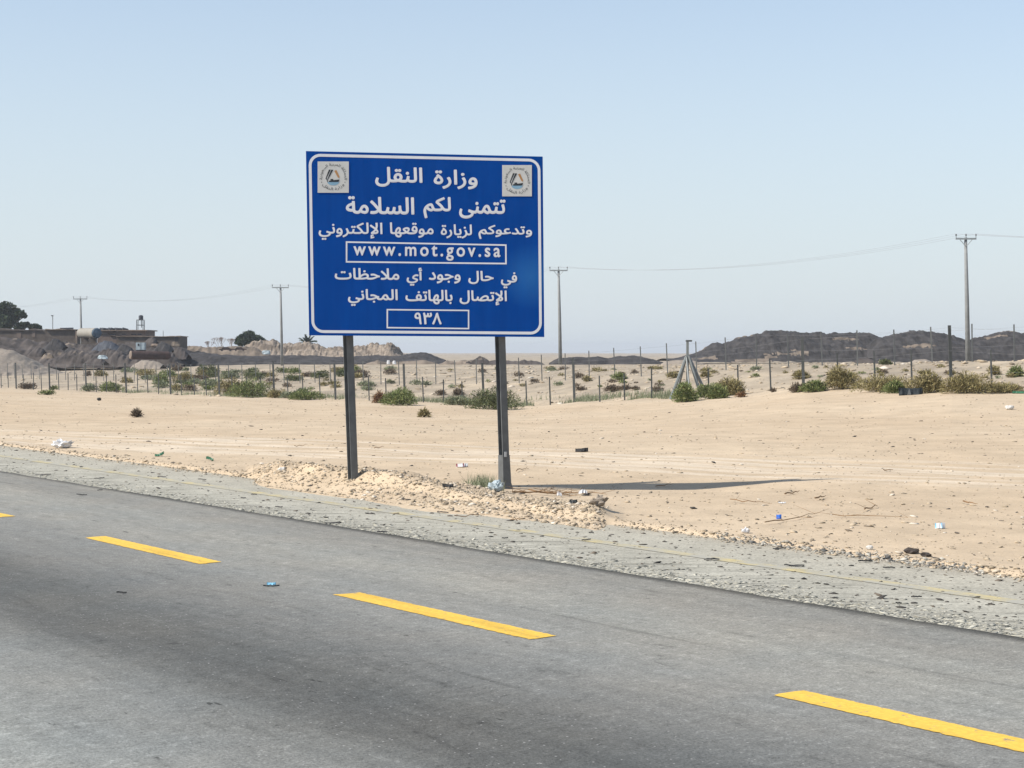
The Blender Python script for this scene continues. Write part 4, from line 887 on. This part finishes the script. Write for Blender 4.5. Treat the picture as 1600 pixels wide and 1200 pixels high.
big = [
 (628, 633, 74, 27, 'g_green', 'spreading green shrub at the fence, middle of the gap between the sign posts'),
 (593, 630, 22, 20, 'g_rust', 'reddish brown dead shrub at the left side of the spreading green one'),
 (778, 640, 96, 37, 'g_dark', 'dark green shrub standing directly behind the right post of the sign'),
 (709, 633, 50, 15, 'g_sage', 'low pale sage shrub left of the dark one behind the right sign post'),
 (395, 621, 78, 32, 'g_green', 'large green shrub below the second pole, left of the sign'),
 (362, 617, 46, 28, 'g_olive', 'olive brown shrub against the left side of the large green one'),
 (430, 622, 32, 13, 'g_olive', 'low olive shrub right of the large green one'),
 (480, 625, 58, 17, 'g_green', 'wide low green shrub left of the left sign post'),
 (455, 622, 30, 10, 'g_sage', 'small sage clump left of the wide low green shrub'),
 (172, 612, 44, 15, 'g_green', 'rounded green shrub right of the leftmost pole'),
 (139, 611, 26, 12, 'g_sage', 'bluish sage shrub directly below the leftmost pole'),
 (43, 608, 30, 11, 'g_brown', 'dark brown dome of a shrub near the left edge'),
 (73, 617, 24, 7, 'g_green', 'tiny green tuft on the sand before the left fence'),
 (84, 609, 16, 6, 'g_green', 'small green tuft at a left fence post'),
 (1070, 628, 52, 30, 'g_green', 'green shrub at the feet of the braced corner post'),
 (1116, 623, 54, 23, 'g_green', 'green shrub right of the corner post, lower left of a pair'),
 (1140, 618, 50, 30, 'g_olive', 'olive brown shrub right of the corner post, upper right of a pair'),
 (1244, 613, 30, 13, 'g_brown', 'dark brown shrub left of the first tall post right of the corner post'),
 (1276, 612, 54, 17, 'g_green', 'low green shrub at the tall post right of the dark brown one'),
 (1313, 607, 72, 36, 'g_olive', 'tallest olive shrub in the right part of the fence'),
 (1372, 612, 92, 26, 'g_olive', 'spreading pale olive shrub right of the tallest one'),
 (1400, 614, 40, 18, 'g_green', 'green topped shrub beside the black plastic sheet'),
 (1452, 614, 70, 33, 'g_olive', 'brownish olive shrub left of the last tall fence post'),
 (1508, 614, 76, 33, 'g_olive', 'brownish olive shrub around the foot of the last tall fence post'),
 (1574, 613, 96, 12, 'g_olive', 'long flat green shrub at the right edge'),
 (1249, 592, 32, 13, 'g_olive', 'small olive shrub behind the dark brown one'),
 (966, 594, 28, 12, 'g_green', 'rounded green shrub between the fences left of the corner post'),
 (957, 612, 24, 11, 'g_brown', 'brown dome shrub below the rounded green one, at the near fence'),
 (978, 609, 14, 7, 'g_brown', 'small dark shrub, the left one of a touching pair'),
 (992, 610, 14, 6, 'g_brown', 'small dark shrub, the right one of a touching pair'),
 (905, 610, 20, 6, 'g_brown', 'flat dark shrub right behind the tall post beside the sign'),
 (917, 596, 16, 8, 'g_olive', 'small olive shrub between the fences right of the second pole'),
 (716, 618, 20, 11, 'g_brown', 'dark domed shrub in the gap between the sign posts, right of two'),
 (688, 618, 18, 8, 'g_brown', 'dark flat shrub in the gap between the sign posts, left of two'),
 (663, 652, 14, 12, 'g_olive', 'lone round tumbleweed on the sand between the sign posts'),
 (214, 652, 15, 11, 'g_brown', 'lone dry tuft on the open sand at the left'),
 (1054, 590, 26, 9, 'g_olive', 'olive tuft left behind the corner post'),
 (1101, 590, 18, 9, 'g_olive', 'olive tuft just right behind the corner post struts'),
 (1026, 612, 18, 8, 'g_brown', 'dark low tuft left of the corner post'),
 (1158, 621, 18, 8, 'g_rust', 'rusty dry tuft at the fence right of the green pair'),
 (1207, 613, 12, 6, 'g_brown', 'small brown tuft left of a thin picket'),
 (1554, 586, 18, 14, 'g_olive', 'upright olive shrub behind the fence at the right'),
 (1588, 588, 26, 15, 'g_green', 'rounded green shrub behind the fence at the right edge'),
 (1383, 570, 20, 8, 'g_dark', 'dark green clump between the low pile and the slag hill'),
 (155, 588, 28, 9, 'g_olive', 'low olive shrub right of the leftmost pole between the fences'),
 (137, 588, 12, 8, 'g_brown', 'dark brown clump at the foot of the leftmost pole'),
 (222, 586, 28, 8, 'g_olive', 'flat olive shrub before the rusty tank'),
 (250, 600, 36, 16, 'g_green', 'ragged green shrub between the fences below the mud block'),
 (290, 596, 40, 15, 'g_olive', 'ragged olive shrub between the fences left of the second pole'),
 (575, 610, 24, 5, 'g_sage', 'flat sage clump right of the left sign post'),
]
for px, py, w_, h_, m, lab in big: shrub(px, py, w_, h_, m, lab, dens=1.1, parts=True, up=.4 if 'tumble' in lab else .5)
R2 = random.Random(5)
GRP = 'small desert shrubs scattered beyond the fence'
MARKS = [(195, 'under the mud buildings'), (240, 'under the white cabinet'), (290, 'under the end of the mud block'), (345, 'under the bare twiggy shrubs'), (395, 'under the round skyline bush'), (450, 'around the second pole'), (515, 'under the palm'), (575, 'behind the left sign post'), (650, 'under the two white sacks'), (740, 'between the sign posts'), (800, 'behind the right sign post'), (880, 'right of the third pole'), (960, 'under the small rounded slag heap'), (1060, 'left of the corner post'), (1160, 'right of the corner post'), (1280, 'under the big slag hill'), (1420, 'left of the tallest pole'), (1540, 'right of the tallest pole'), (1700, 'at the right edge')]
CN = {'g_green': 'green', 'g_olive': 'olive', 'g_sage': 'sage grey', 'g_brown': 'brown'}
seen_lb = set()
for k in range(190):
    px = R2.choice([R2.uniform(195, 640), R2.uniform(230, 560), R2.uniform(240, 560), R2.uniform(640, 1040), R2.uniform(1100, 1600)]); py = R2.uniform(578, 613) if px < 640 else R2.uniform(577, 607) if px < 1040 else R2.uniform(574, 592)
    sz = R2.uniform(12, 36) if px < 640 else R2.uniform(7, 20); mk = R2.choice(['g_green', 'g_olive', 'g_olive', 'g_sage', 'g_brown', 'g_dark' if px < 640 else 'g_olive'])
    lm = min(MARKS, key=lambda q: abs(q[0] - px))[1]; dp = 'just behind the nearer fence' if py > (601 if px < 640 else 597 if px < 1040 else 586) else 'near the farther fence' if py > (589 if px < 640 else 587 if px < 1040 else 580) else 'beyond both fences'
    lb = 'small ' * (sz < 17) + {'g_dark': 'dark green'}.get(mk, CN.get(mk, '')) + (' tuft ' if sz < 17 else ' scrubby shrub ') + dp + ', ' + lm
    if lb in seen_lb: continue
    seen_lb.add(lb)
    shrub(px, py, sz, sz * R2.uniform(.24, .44), mk, lb, group='low shrubs dotted beyond the nearer fence', parts=False, dens=.9)
# thin pale grass on the crest
P = []; nb = 8200
px = np.concatenate([RNG.uniform(600, 1060, 5400), RNG.uniform(190, 620, 2800)]); L = 46.3 + np.abs(RNG.normal(0, 1.4, nb)); y = 3247 * L / (px + 1146); x = (px - 800) / F * y
keep = vn(x * .5, y * .5, 88) > .42; x = x[keep]; y = y[keep]; n = len(x); B = np.stack([x, y, G(x, y)], -1)
T = B + np.stack([RNG.normal(0, .06, n), RNG.normal(0, .06, n), RNG.uniform(.1, .34, n)], -1); W = np.zeros((n, 3)); W[:, 0] = .012
V = np.stack([B - W, B + W, T], 1).reshape(-1, 3); o = mesh('dry_grass', V, np.arange(3 * n).reshape(n, 3), M['g_sage']); tag(o, 'thin pale grass growing along the line of the nearer fence', kind='stuff')
# straw around the gravel heap by the sign
n = 420; px = RNG.normal(757, 13, n); L = 13.3 + RNG.normal(0, .15, n); y = 3247 * L / (px + 1146); x = (px - 800) / F * y; B = np.stack([x, y, G(x, y)], -1)
T = B + np.stack([RNG.normal(0, .06, n), RNG.normal(0, .06, n), RNG.uniform(.05, .22, n)], -1); W = np.zeros((n, 3)); W[:, 0] = .004
o = mesh('dry_tuft', np.stack([B - W, B + W, T], 1).reshape(-1, 3), np.arange(3 * n).reshape(n, 3), M['g_sage']); tag(o, 'wispy dry grass on the gravel left of the right sign post', kind='stuff')

def leaf_tree(px, pyb, Y, lobes, label, name='tree', n=2600, trunk=True, m='g_tree', bl=.45, bw=.12, cat='tree'):
    e = empty(name, Vector((X(px, Y), Y, zpy(pyb, Y)))); tag(e, label, cat); R = np.random.default_rng(int(px) + 900)
    Vs = []
    for lx, ly, rw, rh in lobes:
        k = int(n * rw * rh / sum(a[2] * a[3] for a in lobes)); c = np.array([X(lx, Y) - e.location.x, R.uniform(-.5, .5), zpy(ly, Y) - e.location.z])
        D = R.normal(0, 1, (k, 3)); D /= np.linalg.norm(D, axis=1)[:, None]; D *= (R.random(k) ** .45)[:, None]
        Vs.append(c + D * np.array([rw / F * Y, max(rw, rh) / F * Y * .8, rh / F * Y]))
    B = np.vstack(Vs); n = len(B); d = R.normal(0, 1, (n, 3)) + [0, 0, .3]; d /= np.linalg.norm(d, axis=1)[:, None]; s = np.cross(d, R.normal(0, 1, (n, 3))); s /= np.linalg.norm(s, axis=1)[:, None]
    d *= (bl * R.uniform(.5, 1.2, n))[:, None]; V = np.stack([B - d * .5, B + s * bw, B + d * .5, B - s * bw], 1).reshape(-1, 3)
    mesh('crown', V, np.arange(4 * n).reshape(n, 4), M[m], e)
    m_ = MB()
    for lx, ly, rw, rh in lobes:
        m_.tube([(random.uniform(-.1, .1), 0, -.3), ((X(lx, Y) - e.location.x) * .4, 0, (zpy(ly, Y) - e.location.z) * .5), (X(lx, Y) - e.location.x, 0, zpy(ly, Y) - e.location.z)], [.22, .15, .05], 6)
    m_.build('trunk', M['bark'], e); return e
leaf_tree(8, 522, 236, [(8, 481, 18, 10), (22, 490, 17, 9), (-12, 488, 22, 16), (10, 503, 16, 13), (32, 490, 9, 5), (38, 494, 5, 3.5), (-25, 500, 20, 14), (20, 500, 10, 6)], 'large dark tree cut by the left edge above the mud wall', n=6500)
leaf_tree(36, 520, 240, [(34, 509, 9, 5.5), (41, 506, 5, 3), (30, 512, 9, 4)], 'small dark tree right of the large one, left of two', n=1600)
leaf_tree(55, 520, 240, [(55, 510, 9, 4), (61, 512, 6, 3.5), (49, 511, 7, 3)], 'small flat dark tree right of the large one, right of two', n=1500)
leaf_tree(389, 541, 244, [(388, 528, 13, 9), (379, 532, 11, 8), (400, 531, 12, 7), (389, 522, 8, 5), (409, 534, 8, 4), (373, 535, 6, 4)], 'dark round spiky bush on the skyline left of the sign', name='bush', bl=.7, n=4200, m='g_tree', cat='bush')
# palm
Yp = 240; e = empty('palm_tree', Vector((X(480, Yp), Yp, zpy(541, Yp)))); tag(e, 'short palm with spreading fronds on the spoil mound beside the sign', 'palm tree')
m_ = MB(); m_.tube([(0, 0, -.6), (0, 0, .35)], [.22, .16], 8); m_.build('trunk', M['bark'], e)
for k in range(40):
    a = k * 2.4 + random.uniform(-.2, .2); el = random.uniform(.15, 1.25); ln = random.uniform(1.6, 2.2); V = []; Fc = []
    pts = []
    for q in range(7):
        f = q / 6; r = ln * f * math.cos(el) * (1 - .05 * f); pts.append(Vector((math.cos(a) * r, math.sin(a) * r, .3 + ln * f * math.sin(el) - ln * .50 * f * f * math.cos(el))))
    for q in range(1, 7):
        d = (pts[q] - pts[q - 1]).normalized(); s = d.cross(Vector((0, 0, 1))).normalized()
        for sg in (-1, 1):
            for z_ in (0, .5):
                c = pts[q - 1].lerp(pts[q], z_); tip = c + s * sg * (.38 - .03 * q) + d * .25 - Vector((0, 0, .1)); n = len(V); V += [c - d * .09, c + d * .10, tip]; Fc.append((n, n + 1, n + 2))
    fr = mesh('frond', V, Fc, M['g_tree'], e)
# leafless shrub
def dead(px, pyb, Y, hpx, wpx, label):
    o0 = Vector((X(px, Y), Y, zpy(pyb, Y))); m_ = MB(); R = random.Random(int(px))
    def br(p, d, l, r, k):
        q = p + d * l; m_.tube([p, q], [r, r * .7], 4, False)
        if k > 0:
            for _ in range(3):
                nd = (d + Vector((R.uniform(-.6, .6), R.uniform(-.6, .6), R.uniform(0, .5)))).normalized(); br(q, nd, l * .72, r * .65, k - 1)
    for _ in range(6): br(Vector((R.uniform(-.3, .3) * wpx / F * Y, 0, -.2)), Vector((R.uniform(-.6, .6), R.uniform(-.3, .3), 1)).normalized(), hpx / F * Y * .40, .03, 4)
    tag(m_.build('dead_shrub', M['g_dead'], loc=o0), label, 'dead shrub')
dead(345, 541, 232, 15, 20, 'bare pinkish twiggy shrub on the skyline left of the round bush'); dead(327, 541, 236, 9, 10, 'smaller bare twiggy shrub, left neighbour of the tall twiggy one'); dead(361, 540, 238, 12, 8, 'thin bare shrub between the tall twiggy one and the round bush')

# ------------------------------------------------------------------ litter
def scrap(px, py, wpx, matl, name, label, cat, th=.012, curl=.05, asp=.28, m2=None):
    p = hit(px, py); w_ = wpx / F * p.y; n = 9; V = []; R = random.Random(int(px * 7 + py)); Fc = []
    for i in range(n + 1):
        f = i / n - .5; wd = w_ * asp * (.35 + .65 * R.random()) * (1 - (2 * f) ** 2 * .85); zc = curl * w_ * (math.cos(f * 3.0 + px) * .5 + .5) + R.uniform(0, .006)
        off = w_ * .06 * math.sin(f * 5 + px)
        V += [(f * w_, off - wd, zc * .6), (f * w_, off, zc + th), (f * w_, off + wd, zc * .7 + th * .5), (f * w_, off, zc - th * .5)]
    for i in range(n):
        for j in range(4): Fc.append((i * 4 + j, i * 4 + (j + 1) % 4, i * 4 + 4 + (j + 1) % 4, i * 4 + 4 + j))
    Fc += [(0, 1, 2, 3), (n * 4 + 3, n * 4 + 2, n * 4 + 1, n * 4)]
    o = mesh(name, V, Fc, [matl] + ([m2] if m2 else []), loc=p + Vector((0, 0, .006)), mids=[(1 if m2 and k % 5 == 0 else 0) for k in range(len(Fc))]); o.rotation_euler = (0, 0, R.uniform(-.25, .25)); tag(o, label, cat); return o
T = 'tyre scrap'
for px, py, w_, lab in [(520, 819, 26, 'black tyre shred on the lip of the new asphalt below the left post'), (597, 833, 16, 'small black tyre shred on the asphalt just right of the one on the lip'),
  (635, 782, 14, 'black shred on the shoulder below the gravel between the sign posts'), (692, 802, 17, 'curved black shred on the faded yellow line between the sign posts'), (789, 842, 10, 'stubby black shred near the lip under the right sign post'),
  (916, 845, 14, 'black shred on the shoulder right of the right sign post, lower of two'), (924, 834, 8, 'tiny black shred right of the right sign post, upper of two'), (1112, 876, 23, 'long black shred on the shoulder below the shadow'),
  (1218, 859, 20, 'black shred on the shoulder below the blue scrap'), (1241, 885, 30, 'long black shred lying across the faded yellow line'), (1352, 879, 22, 'black shred on the right shoulder, left one of three'),
  (1389, 875, 22, 'black curled shred on the right shoulder, upper right of three'), (1389, 889, 18, 'thin black shred on the right shoulder, lowest of three'), (1404, 944, 9, 'small black crumb in the ravelled strip at the right'),
  (67, 743, 24, 'long black shred at the shoulder lip near the left edge'), (155, 748, 15, 'black shred on the shoulder at the left, second from the edge'), (253, 746, 13, 'black shred on the left shoulder below the green scrap'),
  (316, 750, 12, 'black shred on the left shoulder, fourth from the edge'), (128, 774, 17, 'grey black shred on the dark asphalt at the left'), (156, 767, 8, 'tiny black shred above the grey one on the asphalt'),
  (397, 774, 9, 'small black shred below the left end of the gravel heap'), (190, 928, 15, 'flat dark strip on the asphalt between dashes at lower left'), (1432, 935, 16, 'thin dark strip in the ravelled old asphalt at the far right'), (380, 779, 8, 'small dark shred on the shoulder left of the lip scrap'),
  (436, 793, 12, 'dark shred near the lip left of the black one on the lip')]:
    scrap(px, py, w_ * 1.05, M['rubber'], 'tyre_scrap', lab, T, th=.007, curl=.06, asp=.17)
scrap(909, 706, 20, M['rubber'], 'broken_board', 'dark flat board on the sand right of the sign', 'board', th=.05, curl=.1, asp=.3)
scrap(700, 761, 18, M['rubber'], 'dark_rag', 'dark rag lying on the gravel heap between the posts', 'rag', th=.03)
scrap(896, 786, 12, M['darkplastic'], 'dark_rag', 'dark rag on the sandy edge right of the right post', 'rag', th=.03)
scrap(722, 730, 19, M['plasticwhite'], 'drink_can', 'crushed white and maroon can on the sand between the posts', 'can', th=.045, curl=.05, asp=.35, m2=M['maroon'])
scrap(424, 917, 26, M['darkplastic'], 'rubber_strip', 'dark strip with a light blue scrap on the asphalt between two dashes', 'strip', th=.008, curl=.02, asp=.10)
scrap(424, 916, 14, M['plasticblue'], 'plastic_scrap', 'light blue plastic scrap on the asphalt between two dashes', 'plastic scrap', th=.02, asp=.16, curl=.1)
scrap(1217, 811, 8, M['deepblue'], 'plastic_scrap', 'small bright blue scrap on the sand below the shadow', 'plastic scrap', th=.04, asp=.4)
scrap(1469, 826, 16, M['plasticwhite'], 'plastic_bottle', 'crushed clear bottle with blue label on the sand at the right', 'bottle', th=.05, asp=.3, m2=M['plasticblue'])
scrap(911, 775, 14, M['plasticwhite'], 'plastic_scrap', 'torn white plastic on the brown branches right of the right post', 'plastic scrap', th=.02, curl=.5)
scrap(874, 777, 8, M['plasticwhite'], 'paper_scrap', 'little white paper scrap nearest the right post', 'paper scrap', th=.03, curl=.5)
scrap(1222, 787, 12, M['plasticwhite'], 'paper_scrap', 'flat white paper on the sand below the shadow tip', 'paper scrap', th=.01, curl=.1)
scrap(249, 713, 14, M['plasticgreen'], 'plastic_scrap', 'green plastic scrap at the left shoulder edge, left of two', 'plastic scrap', th=.03, curl=.4, asp=.5)
scrap(328, 720, 12, M['plasticgreen'], 'plastic_scrap', 'green plastic scrap at the left shoulder edge, right of two', 'plastic scrap', th=.03, curl=.3)
scrap(1423, 617, 38, M['darkplastic'], 'plastic_sheet', 'black plastic sheet folded on the sand below the right shrubs', 'plastic sheet', th=.2, curl=.07, asp=.22)
scrap(1592, 615, 20, M['plasticgreen'], 'plastic_sheet', 'green plastic sheet on the bank at the right edge', 'plastic sheet', th=.06, curl=.05, asp=.2)
def lump(px, py, wpx, hpx, matl, name, label, cat, seed=1, crumple=.25, sub=3):
    import bmesh
    p = hit(px, py); w_ = wpx / F * p.y / 2; h_ = hpx / F * p.y; bm = bmesh.new(); bmesh.ops.create_icosphere(bm, subdivisions=sub, radius=1.0)
    for v in bm.verts:
        c = v.co; k = 1 + crumple * float(fbm(c.x * 2.2 + seed, c.y * 2.2 + c.z * 3.1, 3, seed)); v.co = Vector((c.x * w_ * k, c.y * w_ * .7 * k, max(-.02, (c.z * .5 + .42) * h_ * k)))
    me = bpy.data.meshes.new(name); bm.to_mesh(me); bm.free(); me.materials.append(matl); o = bpy.data.objects.new(name, me); C.objects.link(o); o.location = p; tag(o, label, cat); return o
lump(97, 700, 26, 12, M['plasticwhite'], 'plastic_bag', 'crumpled white plastic bag at the left shoulder edge', 'plastic bag', 3, .9)
lump(775, 768, 22, 17, M['palewhite'], 'plastic_bag', 'pale plastic bag snagged on the foot of the right sign post', 'plastic bag', 5, .8)
lump(1359, 859, 12, 8, M['palerock'], 'rock', 'pale rock in the rubble line at the right', 'rock', 6, .4, 2)
lump(1165, 833, 12, 9, M['plasticwhite'], 'plastic_cup', 'crushed white cup at the shoulder edge below the shadow', 'cup', 7, .6)
lump(1425, 865, 24, 10, M['slag2'], 'asphalt_slab', 'dark tilted chunk of asphalt sticking out of the rubble line', 'asphalt chunk', 8, .7, 2)
lump(1447, 870, 16, 8, M['slag2'], 'asphalt_slab', 'smaller asphalt chunk just right of the tilted one', 'asphalt chunk', 9, .7, 2)
lump(155, 626, 7, 5, M['rubber'], 'rock', 'small dark rock on the sand below the left fence', 'rock', 10, .4, 2)
lump(440, 737, 12, 8, M['palerock'], 'rock', 'pale rock at the left end of the gravel heap', 'rock', 11, .4, 2)
lump(934, 790, 26, 15, M['greygravel'], 'earth_clod', 'grey clod at the corner where the gravel heap ends', 'clod', 12, .7)
lump(1577, 640, 14, 8, M['palerock'], 'rock', 'pale rock on the sand near the right edge', 'rock', 13, .4, 2)
# sticks and the brown branches beside the right post
def stick(px0, py0, px1, py1, r, label, matl=None, twigs=0, name='stick'):
    r *= .62; A = hit(px0, py0); B = hit(px1, py1); m_ = MB(); R = random.Random(int(px0))
    pts = [A.lerp(B, k / 6) - A + Vector((R.uniform(-.01, .01), R.uniform(-.03, .03), .015 + R.uniform(0, .03))) for k in range(7)]
    m_.tube(pts, [r, r, r * .9, r * .8, r * .7, r * .5, r * .3], 5)
    for k in range(twigs):
        q = R.choice(pts); m_.tube([q, q + Vector((R.uniform(-.3, .3), R.uniform(-.3, .3), R.uniform(0, .08)))], [r * .4, r * .15], 4)
    tag(m_.build(name, matl or M['wood'], loc=A), label, 'branch' if twigs else 'stick')
stick(800, 771, 880, 774, .018, 'brown dry branch running right from the foot of the right post', twigs=14, name='dry_branch')
stick(826, 768, 905, 778, .015, 'brown dry branch lying behind the first one', twigs=14, name='dry_branch')
stick(880, 772, 950, 775, .014, 'dark dry branch lying at the start of the long shadow', twigs=12, name='dry_branch')
stick(1025, 762, 1052, 758, .012, 'brown stick just above the long shadow')
stick(1140, 785, 1200, 790, .010, 'thin twig on the sand left of the white paper', twigs=3, name='twig')
stick(1226, 774, 1250, 771, .016, 'brown stick below the thin end of the long shadow')
stick(1274, 782, 1290, 778, .016, 'short brown stick right of the long shadow')
stick(1506, 788, 1526, 791, .015, 'brown stick on the sand near the right edge')
stick(1350, 799, 1372, 793, .014, 'crooked brown stick right of the paper scrap', twigs=2)
stick(1196, 820, 1275, 806, .010, 'long thin twig on the sand above the rubble line', twigs=5, name='twig')
stick(1300, 808, 1420, 812, .008, 'wispy twig line on the sand at the right', twigs=4, name='twig')
stick(806, 738, 824, 733, .012, 'short dark stick on the sand just right of the right post')
stick(1380, 737, 1396, 736, .014, 'short brown stick lying on the pale wheel tracks')
stick(798, 816, 812, 815, .010, 'twisted twig on the old shoulder under the right post', twigs=2, name='twig')
stick(710, 810, 760, 808, .009, 'thin dark twig along the faded line between the posts')
stick(460, 699, 480, 697, .010, 'short twig on the sand left of the left post')
stick(585, 702, 600, 700, .012, 'short twig on the sand right of the left post')
stick(55, 602, 75, 588, .03, 'leaning broken stake by the left fence')

# ------------------------------------------------------------------ air
if True:
    m = bpy.data.materials.new('air'); m.use_nodes = True; nt = m.node_tree
    for n_ in list(nt.nodes):
        if n_.type != 'OUTPUT_MATERIAL': nt.nodes.remove(n_)
    out = [n_ for n_ in nt.nodes][0]; pv = nt.nodes.new('ShaderNodeVolumePrincipled'); pv.inputs['Color'].default_value = (.92, .95, 1, 1); pv.inputs['Density'].default_value = .00030
    pv.inputs['Anisotropy'].default_value = .2
    nt.links.new(pv.outputs[0], out.inputs['Volume'])
    m_ = MB(); m_.box(-3700, 3700, -3700, 3700, -12, 16); hz = m_.build('haze', m); hz['kind'] = 'stuff'
